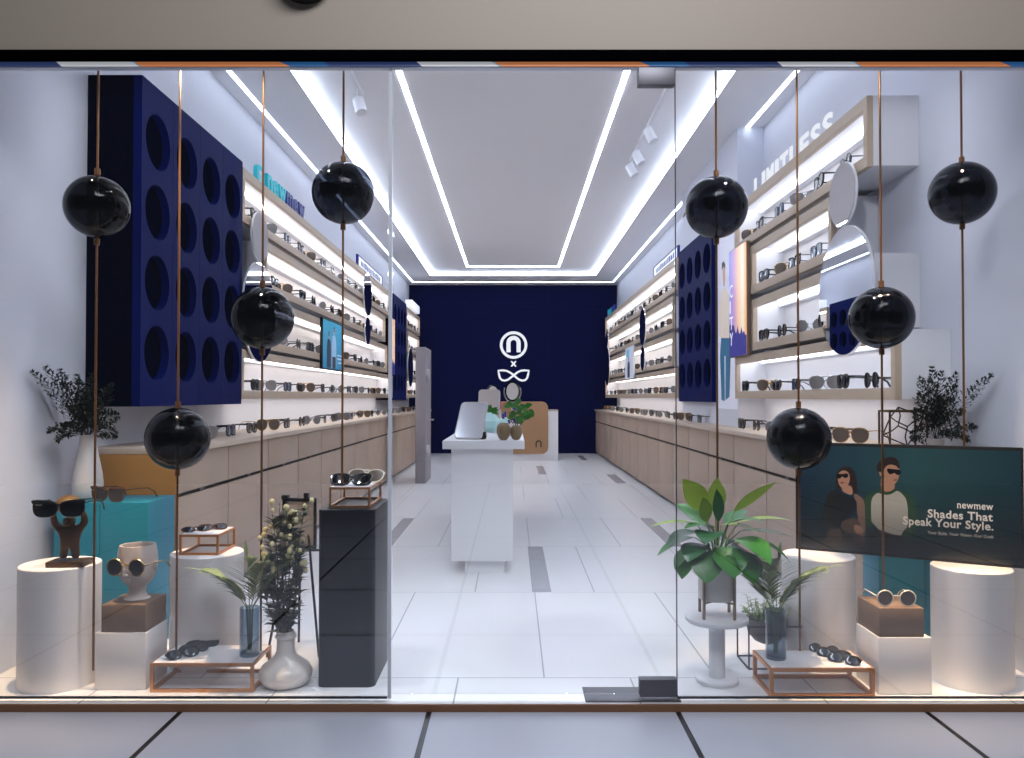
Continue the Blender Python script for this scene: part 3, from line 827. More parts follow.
# spectacles drawn as one crossing line
pth = []
half = [(0, 375.6), (3.5, 372.6), (7, 370.8), (11, 370.4), (15.2, 370.7), (14.6, 374), (13.6, 378), (11.5, 380.2), (8.4, 380.6), (5.4, 379.6), (2.6, 377.4)]
loop = [(x, y) for x, y in half] + [(0, 375.0)] + [(-x, y) for x, y in half[1:]]
b = MB(); b.tube([(x * k, -.031, zz(y)) for x, y in loop], 1.0 * k, 8, closed=True)
b.build('spectacles', M['lit_letter'], t)

# ------------------------------------------------------------------ track spots and window spots
def spot_head(mb, c, d, r=.045, l=.13):
    d = Vector(d).normalized(); c = Vector(c)
    mb.tube([c - d * l / 2, c + d * l / 2], r, 20)
t = thing('track_light', 'white ceiling track with three spot heads on the right', 'track light', (1.226, 7.2, CI))
MB().box(-.018, .018, -.97, 1.04, -.03, 0).build('track', M['white'], t, smooth=0)
for y in (-.10, .57, 1.26 - .26):
    m = MB(); spot_head(m, (.0, y, -.13), (.45, -.3, -1)); m.build('spot_head', M['white'], t)
    MB().tube([(0, y, -.03), (0, y, -.10)], .009, 8).build('stem', M['white'], t)
t = thing('track_light', 'single white ceiling spot head on the left', 'track light', (-1.226, 6.2, CI))
MB().box(-.018, .018, -.9, .25, -.03, 0).build('track', M['white'], t, smooth=0)
m = MB(); spot_head(m, (0.02, .06, -.17), (.3, -.3, -1)); m.build('spot_head', M['white'], t)
MB().tube([(0, .06, -.03), (0.0, .06, -.12)], .009, 8).build('stem', M['white'], t)

# ------------------------------------------------------------------ pendants with smoked globes
RY = 3.43
pend = [(-1.727, 1.990, 0.075, 'beside the navy panel, nearest the left wall', 'way', 18), (-1.436, 1.022, 0.118, 'hanging low over the teal plinth', 'way', 10), (-1.076, 1.540, 0.118, 'over the low table with glass vase', 'round', -12), (-.731, 2.078, .819, 'above the dark navy pedestal', 'way', 6),
        (.875, 2.016, .535, 'above the big leafy plant', 'round', 20), (1.224, 1.022, .118, 'hanging low beside the big screen', 'way', -8), (1.582, 1.540, .347, 'in front of the large round mirror', 'square', 14), (1.972, 2.095, 0.4855, 'nearest the right wall', 'way', -16)]
for (x, z, zb, where, stl, an) in pend:
    RY = 3.31 if x < -1.7 else (3.50 if x > 1.9 else 3.43); gs = .96 if x < -1.7 else (1.02 if x > 1.9 else 1.0)
    t = thing('globe_pendant', 'smoked black glass globe on copper rod, ' + where, 'pendant', (x, RY, zb), 0, 'smoked globes on copper rods')
    MB().tube([(0, 0, 0), (0, 0, 2.70 - zb)], .0048, 10).build('rod', M['gold'], t)
    zc = z - zb
    MB().ball((0, 0, zc), .133 * gs, 48, 30).build('globe', M['smoke'], t)
    for q in (-1, 1):
        MB().cyl(.0115, zc + q * .146 - .013, zc + q * .146 + .013, n=20).build('collar', M['gold'], t)
    glasses(stl, 'black', 'lens_b', 'black sunglasses inside the smoked globe ' + where, (x - .004, RY - .055, z - .03), R(an), group='sunglasses inside the globes', scale=.80)

# ------------------------------------------------------------------ window display furniture
def cyl_plinth(x, y, r, h, label):
    m = MB().lathe([(r, 0), (r, h - .004), (r - .004, h)], 72, (0, 0, 0))
    o = m.build('display_plinth', M['plaster'], None); o.location = (x, y, 0)
    return tag(o, label, 'plinth', 'white round plinths')
cyl_plinth(-1.916, 3.40, .157, .497, 'white round plinth with bronze figure beside the left wall')
cyl_plinth(-1.39, 3.65, .158, .497, 'white round plinth carrying a small copper stand')
cyl_plinth(1.387, 3.65, .158, .4845, 'white round plinth under the screen beside the low table')
cyl_plinth(1.94, 3.40, .155, .4845, 'white round plinth under the screen by the right wall')
def cube(name, x0, x1, y0, y1, z0, z1, m, label, cat, group=None, bev=.0025):
    o = MB().box(0, x1 - x0, 0, y1 - y0, 0, z1 - z0).build(name, M[m], None, bevel=bev); o.location = (x0, y0, z0)
    return tag(o, label, cat, group)
cube('display_cube', -1.712, -1.504, 3.295, 3.50, 0, .233, 'plaster', 'white cube under the brown box with face planter', 'plinth')
cube('display_box', -1.691, -1.508, 3.300, 3.495, .2335, .346, 'kraft', 'brown box on white cube carrying the face planter', 'box')
cube('display_cube', 1.474, 1.689, 3.245, 3.455, 0, .229, 'plaster', 'white cube under the brown box with white round sunglasses', 'plinth')
cube('display_box', 1.480, 1.662, 3.250, 3.450, .2295, .346, 'kraft', 'brown box on white cube carrying white round sunglasses', 'box')
def teal_box(x0, x1, label, dp=.30):
    t = thing('display_plinth', label, 'plinth', (x0, 3.755, 0), 0, 'teal plinths in the window')
    w = x1 - x0; a = w * .49
    MB().box(0, a - .001, 0, dp, 0, .705).build('panel', M['teal'], t, bevel=.002)
    MB().box(a + .001, w, 0, dp, 0, .705).build('panel', M['teal'], t, bevel=.002)
    return t
teal_box(-2.15, -1.71, 'tall teal plinth with white vase on it beside left wall')
teal_box(1.71, 2.15, 'teal plinth standing behind the big screen', .17)
# navy pedestal with rounded corners
m = MB(); w, dpt, rc = .237, .385, .03; pts = []
for (cx_, cy_, a0) in ((w - rc, rc, -90), (w - rc, dpt - rc, 0), (rc, dpt - rc, 90), (rc, rc, 180)):
    for k in range(7): pts.append((cx_ + rc * math.cos(R(a0 + 15 * k)), cy_ + rc * math.sin(R(a0 + 15 * k))))
n = len(pts)
m.add([(x, y, 0) for x, y in pts] + [(x, y, .731) for x, y in pts], [tuple(range(n - 1, -1, -1)), tuple(range(n, 2 * n))] + [(i, (i + 1) % n, n + (i + 1) % n, n + i) for i in range(n)])
o = m.build('display_pedestal', M['navydark'], None); o.location = (-.81, 3.325, 0)
tag(o, 'tall dark navy pedestal with rounded corners beside the glass door', 'plinth')

def wire_table(name, x0, x1, y0, y1, z0, z1, r, mm, label, cat, topm='white'):
    t = thing(name, label, cat, (x0, y0, z0))
    L, D, H = x1 - x0, y1 - y0, z1 - z0
    f = MB(); e = r * 2
    for zz_ in (0, H - e):
        f.box(0, L, 0, e, zz_, zz_ + e); f.box(0, L, D - e, D, zz_, zz_ + e)
        f.box(0, e, e, D - e, zz_, zz_ + e); f.box(L - e, L, e, D - e, zz_, zz_ + e)
    f.build('frame', M[mm], t, smooth=0)
    for (x, y) in ((0, 0), (L - e, 0), (0, D - e), (L - e, D - e)):
        MB().box(x, x + e, y, y + e, e, H - e).build('leg', M[mm], t, smooth=0)
    MB().box(e * .6, L - e * .6, e * .6, D - e * .6, H - e * .7, H + .0008).build('tabletop', M[topm], t, smooth=0)
    return t
wire_table('low_table', -1.476, -1.055, 3.27, 3.515, 0, .117, .0065, 'rose', 'low copper framed table with glass vase beside the white bottle vase', 'table')
wire_table('low_table', 1.026, 1.4445, 3.212, 3.445, 0, .117, .0075, 'copper', 'low copper framed table with glass vase below the big screen', 'table')
wire_table('display_stand', -1.484, -1.308, 3.565, 3.785, .4975, .588, .005, 'copper', 'small copper stand on white round plinth holding tortoiseshell sunglasses', 'stand')
wire_table('display_stand', -.779, -.605, 3.395, 3.69, .7315, .818, .0045, 'rose', 'small copper stand on the dark navy pedestal', 'stand')

# hero sunglasses
g = glasses('club', 'black', 'lens_b', 'black browline sunglasses held up by the bronze figure', (-1.842, 3.252, .712), R(6), scale=1.0)
lettering('mark', 'Ray-Ban', M['cream'], g, -.085, .05, -.0095, width=.024, depth=.0008)
g = glasses('club', 'tort', 'lens_db', 'tortoiseshell sunglasses lying on top of tall teal plinth', (-1.915, 3.79, .7055), R(-20), scale=1.0)
lettering('mark', 'Ray-Ban', M['cream'], g, -.085, .05, -.0095, width=.024, depth=.0008)
glasses('round', 'goldwire', 'lens_b', 'round gold-rimmed sunglasses worn by the white face planter', (-1.594, 3.305, .462), R(-8), scale=.93)
glasses('round', 'cream', 'lens_br', 'white round sunglasses on the brown box near the screen', (1.562, 3.275, .3465), R(-4), scale=.86)
glasses('way', 'black', 'lens_b', 'black sunglasses at the front of stand on navy pedestal', (-.695, 3.425, .8195), rot=(R(-48), 0, R(2)), fold=True, scale=.88)
glasses('avi', 'cream', 'lens_br', 'cream framed sunglasses at the back of stand on navy pedestal', (-.665, 3.56, .8195), rot=(R(-40), 0, R(-16)), fold=True, scale=.88)
glasses('avi', 'tort', 'lens_b', 'tortoiseshell sunglasses lying back on the small copper stand', (-1.43, 3.63, .589), rot=(R(-70), 0, R(30)), fold=True, scale=.62)
glasses('way', 'tort', 'lens_b', 'dark folded sunglasses at the right of the small copper stand', (-1.375, 3.68, .589), rot=(R(-66), 0, R(24)), fold=True, scale=.62)
glasses('avi', 'blackm', 'lens_b', 'black folded sunglasses at the front of left low table', (-1.36, 3.33, .1185), rot=(R(-62), 0, R(38)), fold=True, scale=.66)
glasses('round', 'blackm', 'lens_b', 'dark round folded sunglasses in the middle of left low table', (-1.345, 3.40, .1185), rot=(R(-62), 0, R(32)), fold=True, scale=.66)
glasses('way', 'blackm', 'lens_b', 'black folded sunglasses at the back of left low table', (-1.33, 3.465, .1185), rot=(R(-62), 0, R(35)), fold=True, scale=.66)
glasses('avi', 'blackm', 'lens_b', 'black folded sunglasses at the front of right low table', (1.335, 3.26, .1185), rot=(R(-62), 0, R(-38)), fold=True, scale=.66)
glasses('way', 'blackm', 'lens_b', 'black folded sunglasses in the middle of right low table', (1.32, 3.33, .1185), rot=(R(-62), 0, R(-35)), fold=True, scale=.66)
glasses('round', 'blackm', 'lens_b', 'black round folded sunglasses at the back of right low table', (1.305, 3.39, .1185), rot=(R(-62), 0, R(-32)), fold=True, scale=.66)

# bronze figure holding up a brass ball
t = thing('figurine', 'bronze figure with raised arms holding a brass dome, on round plinth', 'figurine', (-1.852, 3.355, .498), R(4))
MB().box(-.075, .075, -.05, .05, 0, .022).build('base', M['bronze'], t, bevel=.002)
V = [(0, 0, .095), (0, 0, .125), (0, 0, .150), (0, 0, .163), (0, -.008, .181), (0, -.010, .203),
     (-.022, 0, .085), (-.024, 0, .05), (-.026, -.006, .026), (.022, 0, .085), (.024, 0, .05), (.026, -.006, .026),
     (-.042, 0, .150), (-.060, -.004, .175), (-.062, -.012, .205), (-.055, -.03, .238), (.042, 0, .150), (.060, -.004, .175), (.062, -.012, .205), (.055, -.03, .238)]
E = [(0, 1), (1, 2), (2, 3), (3, 4), (4, 5), (0, 6), (6, 7), (7, 8), (0, 9), (9, 10), (10, 11), (2, 12), (12, 13), (13, 14), (14, 15), (2, 16), (16, 17), (17, 18), (18, 19)]
RS = [(.032, .026), (.034, .026), (.036, .026),   .016, .030, .025, .020, .018, .017, .020, .018, .017, .020, .016, .013, .012, .020, .016, .013, .012]
skin_mesh('body', V, E, RS, M['bronze'], t)
m = MB(); m.ball((0, -.036, .187), .0065, 10, 8); m.ball((-.010, -.031, .195), .004, 8, 6); m.ball((.010, -.031, .195), .004, 8, 6); m.tube([(-.010, -.033, .177), (0, -.036, .175), (.010, -.033, .177)], .003, 6)
m.build('face', M['bronze'], t)
MB().ball((0, -.015, .254), .050, 28, 18, (1, 1, .8)).build('dome', M['brass'], t)

# face planter
t = thing('face_planter', 'white ceramic face planter with sunglasses on the brown box', 'planter', (-1.587, 3.395, .3465), R(-8))
prof = [(.050, 0), (.052, .006), (.040, .014), (.034, .03), (.036, .058), (.045, .066), (.062, .085), (.073, .11), (.079, .14), (.080, .17), (.077, .20), (.073, .222), (.071, .230), (.062, .230), (.060, .222), (.062, .19), (.055, .15)]
m = MB(); m.lathe(prof, 48)
for p in m.v:
    if p.y < 0 and .07 < p.z < .215:
        a = p.x
        nose = math.exp(-(a / .011) ** 2) * max(0, 1 - abs(p.z - .125) / .035) * .020
        lips = math.exp(-(a / .024) ** 2) * math.exp(-((p.z - .096) / .006) ** 2) * .006
        sock = -math.exp(-((abs(a) - .034) / .018) ** 2) * math.exp(-((p.z - .155) / .014) ** 2) * .008
        brow = math.exp(-((abs(a) - .03) / .03) ** 2) * math.exp(-((p.z - .178) / .007) ** 2) * .004
        p.y -= nose + lips + sock + brow
m.build('head', M['bisque'], t, smooth=60)
m = MB(); m.tube([(-.006, -.083, .160), (-.004, -.088, .14), (0, -.094, .122), (.004, -.088, .14)], .006, 8); m.ball((0, -.088, .119), .010, 14, 10, (1.2, .9, .8)); m.build('nose', M['bisque'], t)
m = MB(); m.ball((0, -.073, .097), .012, 14, 8, (1.4, .6, .35)); m.ball((0, -.069, .089), .012, 14, 8, (1.2, .6, .4)); m.build('lips', M['bisque'], t)
for s in (-1, 1):
    MB().ball((s * .080, .0, .148), .017, 14, 10, (.4, .8, 1.15)).build('ear', M['bisque'], t)
MB().cyl(.0605, .186, .19, n=36).build('soil', M['soil'], t)

# ------------------------------------------------------------------ plants
def leaf_geo(mb, base, d, L, W, droop=.4, fold=.25, n=8, heart=0.0, up=Vector((0, 0, 1)), mi=None):
    base = Vector(base); d = Vector(d).normalized()
    side = d.cross(up); side = side.normalized() if side.length > 1e-4 else Vector((1, 0, 0))
    vs = []; p = base.copy(); dd = d.copy(); st_ = L / n
    for i in range(n + 1):
        u = i / n
        if heart: w = W * (math.sin(math.pi * min(1, u ** .55)) ** .8 if u < 1 else 0)
        else: w = W * math.sin(math.pi * min(1, .04 + .96 * u ** .85)) ** .9
        nrm = side.cross(dd).normalized()
        vs += [p - side * w + nrm * w * fold, p.copy(), p + side * w + nrm * w * fold]
        dd = (dd + Vector((0, 0, -droop / n))).normalized(); p = p + dd * st_
    fs = []
    for i in range(n):
        a = i * 3; fs += [(a, a + 1, a + 4, a + 3), (a + 1, a + 2, a + 5, a + 4)]
    mb.add(vs, fs, mi); return p
def frond_geo(mb, base, d, L, leaflet, pairs=14, droop=.8, W=.008, sweep=.7, r=.0022, taper=True, start=.12, q=rnd, lift=.15, gap=0.0):
    base = Vector(base); d = Vector(d).normalized(); pts = [base.copy()]; dirs = [d.copy()]
    p = base.copy(); dd = d.copy(); N = 14
    for i in range(N):
        dd = (dd + Vector((0, 0, -droop / N * (i / N + .4)))).normalized(); p = p + dd * (L / N); pts.append(p.copy()); dirs.append(dd.copy())
    mb.tube(pts, [r * (1 - .7 * i / N) for i in range(N + 1)], 5)
    for j in range(pairs):
        u = start + (1 - start) * (j + .5) / pairs; x = u * N; i = min(int(x), N - 1); f = x - i
        c = pts[i].lerp(pts[i + 1], f); t_ = dirs[i]
        sd = t_.cross(Vector((0, 0, 1))); sd = sd.normalized() if sd.length > .05 else Vector((1, 0, 0))
        k = leaflet * ((math.sin(math.pi * (.15 + .8 * u))) if taper else 1) * q.uniform(.85, 1.1)
        for s in (-1, 1):
            ld = (t_ * sweep + sd * s + Vector((0, 0, lift + q.uniform(-.12, .12)))).normalized()
            leaf_geo(mb, c, ld, k, W * q.uniform(.8, 1.1), .5, .2, 4)
    leaf_geo(mb, pts[-1], dirs[-1], leaflet * .6, W, .3, .2, 4)
def fern_frond(mb, base, d, L, droop, q, spread=1.0):
    """a fine plumed frond: side branches that carry tiny leaves"""
    base = Vector(base); d = Vector(d).normalized(); p = base.copy(); dd = d.copy(); N = 18; pts = [p.copy()]; dirs = [dd.copy()]
    for i in range(N):
        dd = (dd + Vector((0, 0, -droop / N * (i / N + .3)))).normalized(); p = p + dd * (L / N); pts.append(p.copy()); dirs.append(dd.copy())
    mb.tube(pts, [.0016 * (1 - .7 * i / N) for i in range(N + 1)], 4)
    for i in range(4, N + 1):
        u = i / N; sd = dirs[i].cross(Vector((0, 1, 0.3))); sd = sd.normalized() if sd.length > .05 else Vector((1, 0, 0))
        for s in (-1, 1):
            bl = .055 * spread * math.sin(math.pi * (.22 + .75 * u)) * q.uniform(.7, 1.2)
            bd = (dirs[i] * .9 + sd * s + Vector((q.uniform(-.3, .3), q.uniform(-.3, .3), q.uniform(-.2, .3)))).normalized()
            e = pts[i] + bd * bl
            mb.tube([pts[i], e], .0007, 3)
            for k in range(5):
                c = pts[i].lerp(e, (k + 1) / 5.0)
                for s2 in (-1, 1):
                    ld = (bd * .7 + sd.cross(bd) * s2 * .5 + Vector((q.uniform(-.6, .6), q.uniform(-.6, .6), q.uniform(-.5, .5)))).normalized()
                    leaf_geo(mb, c, ld, .017 * q.uniform(.8, 1.3), .0046, .1, .1, 2)

# white vase with dark fern on the teal plinth
t = thing('potted_fern', 'dark feathery fern in white bottle vase on tall teal plinth', 'plant', (-2.085, 3.93, .706))
MB().lathe([(.045, 0), (.060, .004), (.068, .03), (.0705, .07), (.066, .12), (.054, .18), (.043, .235), (.038, .28), (.039, .31), (.034, .31), (.033, .28), (.03, .2)], 44).build('vase', M['ceramic'], t)
q = random.Random(11)
fd = [(-.26, -.75, 1.0, .43, .5), (-.22, -.6, 1.1, .40, .5), (-.1, -.2, 1.2, .30, .3), (.1, -.1, 1.2, .3, .3), (.22, -.3, 1.1, .25, .5), (-.18, -.4, 1.1, .35, .4), (.75, -.3, .75, .22, .9), (.95, -.5, .45, .21, 1.0), (-.25, -1.0, .5, .24, .9), (-.2, -1.0, .35, .2, 1.0), (.3, -.5, .6, .18, .8), (0, -.6, .8, .22, .8), (.35, .1, 1.1, .27, .5), (-.1, -.7, .5, .18, .8), (-.15, -.5, 1.0, .3, .4), (.0, -.3, 1.1, .28, .5), (.15, -.4, .9, .24, .6), (.4, -.3, .9, .2, .7)]
for (a, b, c, L, dr) in fd:
    m = MB(); fern_frond(m, (0.006 * a, 0.006 * b, .30), (a, b, c), L, dr, q); m.build('frond', M['fern'], t, smooth=0)
# fern in a small pot on the right worktop
t = thing('potted_fern', 'dark feathery fern in small white pot on right worktop', 'plant', (2.105, 3.99, .936))
MB().lathe([(.030, 0), (.034, .003), (.043, .052), (.044, .058), (.038, .058), (.036, .05)], 36).build('pot', M['ceramic'], t)
MB().cyl(.037, .046, .05, n=24).build('soil', M['soil'], t)
fd = [(-.05, -.3, 1.2, .34, .2), (-.3, -.4, 1.1, .33, .3), (.15, -.35, 1.2, .34, .3), (.22, -.95, 1.05, .46, .35), (-.5, -.4, 1.0, .28, .5), (-.7, -.5, .9, .24, .6), (-.9, -.5, .45, .19, .8), (.1, -1.0, .45, .30, .5), (.15, -.9, .3, .22, .7), (-.2, -.5, .9, .26, .5), (.05, -.5, 1.0, .30, .4), (-.45, -.3, 1.3, .33, .2), (.1, -.6, .7, .24, .7), (-.15, -.2, 1.3, .36, .2)]
for (a, b, c, L, dr) in fd:
    m = MB(); fern_frond(m, (.004 * a, .004 * b, .05), (a, b, c), L, dr, q, 1.1); m.build('frond', M['fern'], t, smooth=0)

# glass vases with palm leaves on the low tables
def palm_vase(x, y, label, dirs_, sd):
    t = thing('palm_vase', label, 'vase', (x, y, .1182))
    MB().lathe([(.0, 0), (.040, 0), (.0415, .003), (.0415, .198), (.0395, .200), (.0375, .198), (.0375, .012), (.0, .012)], 40).build('glass', M['vaseglass'], t)
    q = random.Random(sd)
    for (a, b, c, L, dr) in dirs_:
        m = MB()
        m.tube([(a * .01, b * .01, .02), (a * .022, b * .022, .20)], .0025, 6)
        frond_geo(m, (a * .022, b * .022, .20), (a, b, c), L, .135, 17, dr, .0085, 1.0, .0022, q=q)
        m.build('palm_leaf', M['palm'], t, smooth=0)
    return t
palm_vase(-1.105, 3.375, 'palm leaves in blue-grey glass vase on left low table', [(-.6, -.15, 1.0, .24, 1.0), (.62, -.1, 1.0, .34, .8), (-.1, .1, 1.2, .2, .4), (.3, -.25, 1.1, .22, .7), (-.35, -.25, 1.0, .18, 1.2), (.5, .15, 1.0, .28, .6)], 2)
palm_vase(1.09, 3.335, 'palm leaves in blue-grey glass vase on right low table', [(-.62, -.05, 1.0, .36, .7), (.6, -.1, 1.0, .26, 1.0), (.1, .1, 1.2, .2, .5), (-.3, -.2, 1.1, .24, .7), (.35, -.25, 1.0, .2, 1.1), (-.5, .15, 1.0, .3, .6)], 3)

# white bottle vase with dried branches
t = thing('branch_vase', 'tall dried branches with cream buds in white bottle vase', 'vase', (-.952, 3.37, 0))
MB().lathe([(.06, 0), (.088, .006), (.107, .03), (.110, .05), (.098, .078), (.066, .103), (.045, .12), (.038, .14), (.036, .175), (.037, .19), (.044, .195), (.044, .203), (.038, .208), (.039, .222), (.033, .222), (.03, .17)], 48).build('vase', M['ceramic'], t)
q = random.Random(21)
for i in range(13):
    a = q.uniform(-.34, .34); b = q.uniform(-.25, .2); L = q.uniform(.42, .57)
    if i < 2: a, L = -.6 - .2 * i, .32
    m = MB(); base = Vector((a * .03, b * .03, .19)); d = Vector((a * .55, b * .5, 1)).normalized(); pts = [base]
    p = base; dd = d
    for k in range(10):
        dd = (dd + Vector((q.uniform(-.1, .1) - p.x * .5, q.uniform(-.08, .08), .05))).normalized(); p = p + dd * L / 10; pts.append(p)
    m.tube(pts, [.003 * (1 - .06 * k) for k in range(11)], 5)
    for k in range(34):
        u = q.uniform(.06, .98); j = min(int(u * 10), 9); c = pts[j].lerp(pts[j + 1], u * 10 - j); an = q.uniform(0, 6.28)
        ld = Vector((math.cos(an), math.sin(an) * .8, q.uniform(.2, 1.0)))
        leaf_geo(m, c, ld, q.uniform(.045, .072), q.uniform(.010, .018), .5, .2, 4)
    m.build('branch', M['olive'], t, smooth=0)
    bd = MB()
    for k in range(7 if i > 1 else 0):
        c = pts[q.choice([7, 8, 9, 10])] + Vector((q.uniform(-.035, .035), q.uniform(-.03, .03), q.uniform(-.03, .02)))
        bd.ball(c, q.uniform(.0075, .0125), 10, 7, (1, 1, 1.25))
    if i > 1: bd.build('buds', M['bud'], t)

# black easel behind the branches
t = thing('easel', 'black easel with framed board behind the dried branches', 'easel', (-1.02, 3.82, 0))
def leg(p0, p1, r=.006): return MB().tube([p0, p1], r, 8)
leg((-.115, -.11, 0), (-.035, .0, .56)).build('leg', M['blackm'], t); leg((.125, -.11, 0), (.045, .0, .56)).build('leg', M['blackm'], t); leg((-.03, .12, 0), (.005, .012, .54)).build('leg', M['blackm'], t)
f = MB(); f.box(-.075, .085, -.012, .004, .705, .719).box(-.075, .085, -.012, .004, .48, .494).box(-.075, -.063, -.012, .004, .494, .705).box(.073, .085, -.012, .004, .494, .705)
f.box(-.075, -.045, -.03, .004, .715, .735).box(.03, .05, -.03, .004, .715, .745)
f.build('frame', M['blackm'], t, smooth=0)
MB().box(-.062, .072, -.008, .002, .495, .704).build('board', M['cab'], t, smooth=0)
leg((-.1, -.02, .475), (.11, -.02, .475)).build('ledge', M['blackm'], t)
leg((-.035, .0, .56), (-.01, .002, .72), .005).build('mast', M['blackm'], t)

# round white side table with the big leafy plant
t = thing('side_table', 'round white pedestal table under the big leafy plant', 'side table', (.862, 3.40, 0))
MB().lathe([(.088, 0), (.090, .004), (.090, .014), (.086, .018), (.034, .020)], 48).build('base', M['white'], t)
MB().cyl(.0335, .019, .252, n=36).build('column', M['white'], t)
MB().lathe([(.03, .2515), (.126, .253), (.131, .258), (.131, .270), (.127, .274)], 56).build('tabletop', M['white'], t)
t = thing('plant_stand', 'four-legged brass plant stand holding the white pot', 'plant stand', (.862, 3.40, .2745), R(12))
for k in range(4):
    a = R(90 * k + 28); x, y = .088 * math.cos(a), .088 * math.sin(a)
    MB().box(x - .005, x + .005, y - .005, y + .005, 0, .262).build('leg', M['legwood'], t, smooth=0)
f = MB()
for k in range(2):
    a = R(90 * k + 28); f.tube([(-.086 * math.cos(a), -.086 * math.sin(a), .066), (.086 * math.cos(a), .086 * math.sin(a), .066)], .005, 8)
f.build('cross_bar', M['legwood'], t)
t = thing('potted_plant', 'big broad-leaved green plant in white pot on brass stand', 'plant', (.862, 3.40, .3465))
MB().lathe([(.070, 0), (.077, .004), (.0785, .185), (.0785, .195), (.072, .195), (.071, .17)], 44).build('pot', M['ceramic'], t)
MB().cyl(.0715, .165, .172, n=32).build('soil', M['soil'], t)
# leaves: (stem end x,y,z), direction, length, half width, droop, material
LV = [((-.055, 0, .375), (-.45, -.15, .9), .15, .055, .5, 'leaf_l'), ((.000, .02, .365), (.05, 0, 1), .13, .046, .4, 'leaf_l'), ((-.05, -.03, .33), (-.15, -.35, .9), .12, .032, .6, 'leaf_l'),
      ((.075, 0, .37), (.75, -.2, .75), .19, .022, .3, 'leaf_l'), ((-.09, -.03, .32), (-1, -.2, .25), .19, .027, .5, 'leaf_l'), ((.09, -.02, .325), (1, -.15, .30), .20, .032, .45, 'leaf_l'),
      ((.10, 0, .285), (1, -.2, .12), .20, .034, .4, 'leaf_d'), ((-.08, -.03, .285), (-.9, -.35, .15), .15, .045, .8, 'leaf_d'), ((-.10, -.04, .265), (-1, -.3, .0), .17, .034, .7, 'leaf'),
      ((.00, -.04, .335), (-.1, -.25, .9), .14, .028, .7, 'leaf_d'), ((.04, -.03, .32), (.75, -.4, .5), .14, .034, .8, 'leaf_d'), ((-.03, -.06, .29), (-.5, -.9, .3), .11, .05, 1.0, 'leaf_d'),
      ((.06, -.07, .265), (.65, -.75, .1), .17, .066, 1.1, 'leaf'), ((.12, -.03, .255), (1, -.35, .05), .18, .036, 1.0, 'leaf'), ((.012, -.095, .235), (.1, -.85, -.35), .13, .06, 1.2, 'leaf'),
      ((-.055, -.085, .215), (-.25, -.7, -.6), .125, .056, .9, 'leaf'), ((.075, -.095, .215), (.35, -.7, -.6), .125, .056, .9, 'leaf'), ((-.075, -.05, .24), (-.6, -.7, .0), .12, .05, .9, 'leaf_d'),
      ((-.12, -.05, .225), (-.8, -.4, -.3), .11, .03, 1.2, 'leaf'), ((-.13, -.06, .20), (-.45, -.5, -.7), .10, .034, .7, 'leaf'), ((-.03, .04, .31), (-.6, .5, .7), .15, .036, .6, 'leaf'), ((.06, .05, .3), (.6, .6, .6), .15, .036, .6, 'leaf_d'),
      ((.02, .0, .31), (.9, -.5, .25), .15, .03, .7, 'leaf_l'), ((-.02, -.02, .30), (-.8, -.5, .45), .15, .034, .7, 'leaf')]
for (e, dr_, L, W, dp, mm) in LV:
    m = MB(); b0 = Vector((e[0] * .12, e[1] * .12, .168)); e = Vector(e)
    m.tube([b0, b0.lerp(e, .5) + Vector((0, 0, .02)), e], [.0035, .003, .0022], 6)
    leaf_geo(m, e, dr_, L * 1.12, W * (1.22 if dr_[2] < .7 else .95), dp, .18, 10, up=Vector((0, 0, 1)) if dr_[2] < .7 else Vector((.15, -1, .25)))
    m.build('leaf', M[mm], t, smooth=60)

# black wire plant stand with bowl
t = thing('plant_stand', 'black wire stand with grey bowl beside the right low table', 'plant stand', (1.036, 3.54, 0))
f = MB(); L, D, H, e = .25, .185, .19, .006
for zq in (0, H - e): f.box(0, L, 0, e, zq, zq + e).box(0, L, D - e, D, zq, zq + e).box(0, e, e, D - e, zq, zq + e).box(L - e, L, e, D - e, zq, zq + e)
f.build('frame', M['blackm'], t, smooth=0)
for (x, y) in ((0, 0), (L - e, 0), (0, D - e), (L - e, D - e)): MB().box(x, x + e, y, y + e, e, H - e).build('leg', M['blackm'], t, smooth=0)
t = thing('potted_plant', 'small-leaved herb in grey stone bowl held by black wire stand', 'plant', (1.145, 3.632, .092))
MB().lathe([(.03, 0), (.055, .012), (.082, .045), (.090, .085), (.0905, .11), (.084, .11), (.080, .085)], 40).build('bowl', M['stone'], t)
MB().cyl(.082, .085, .09, n=28).build('soil', M['soil'], t)
m = MB(); q = random.Random(5)
for i in range(70):
    a = q.uniform(0, 6.28); rr_ = q.uniform(0, .075); b0 = Vector((rr_ * math.cos(a), rr_ * math.sin(a), .088)); d = Vector((math.cos(a) * q.uniform(.1, .9), math.sin(a) * q.uniform(.1, .9), 1)).normalized(); L = q.uniform(.06, .125)
    m.tube([b0, b0 + d * L], .001, 4)
    for k in range(7):
        c = b0 + d * L * (.25 + .75 * k / 6); an = q.uniform(0, 6.28)
        leaf_geo(m, c, (math.cos(an), math.sin(an), q.uniform(.1, .8)), .018, .0065, .3, .2, 3)
m.build('foliage', M['herb'], t, smooth=0)

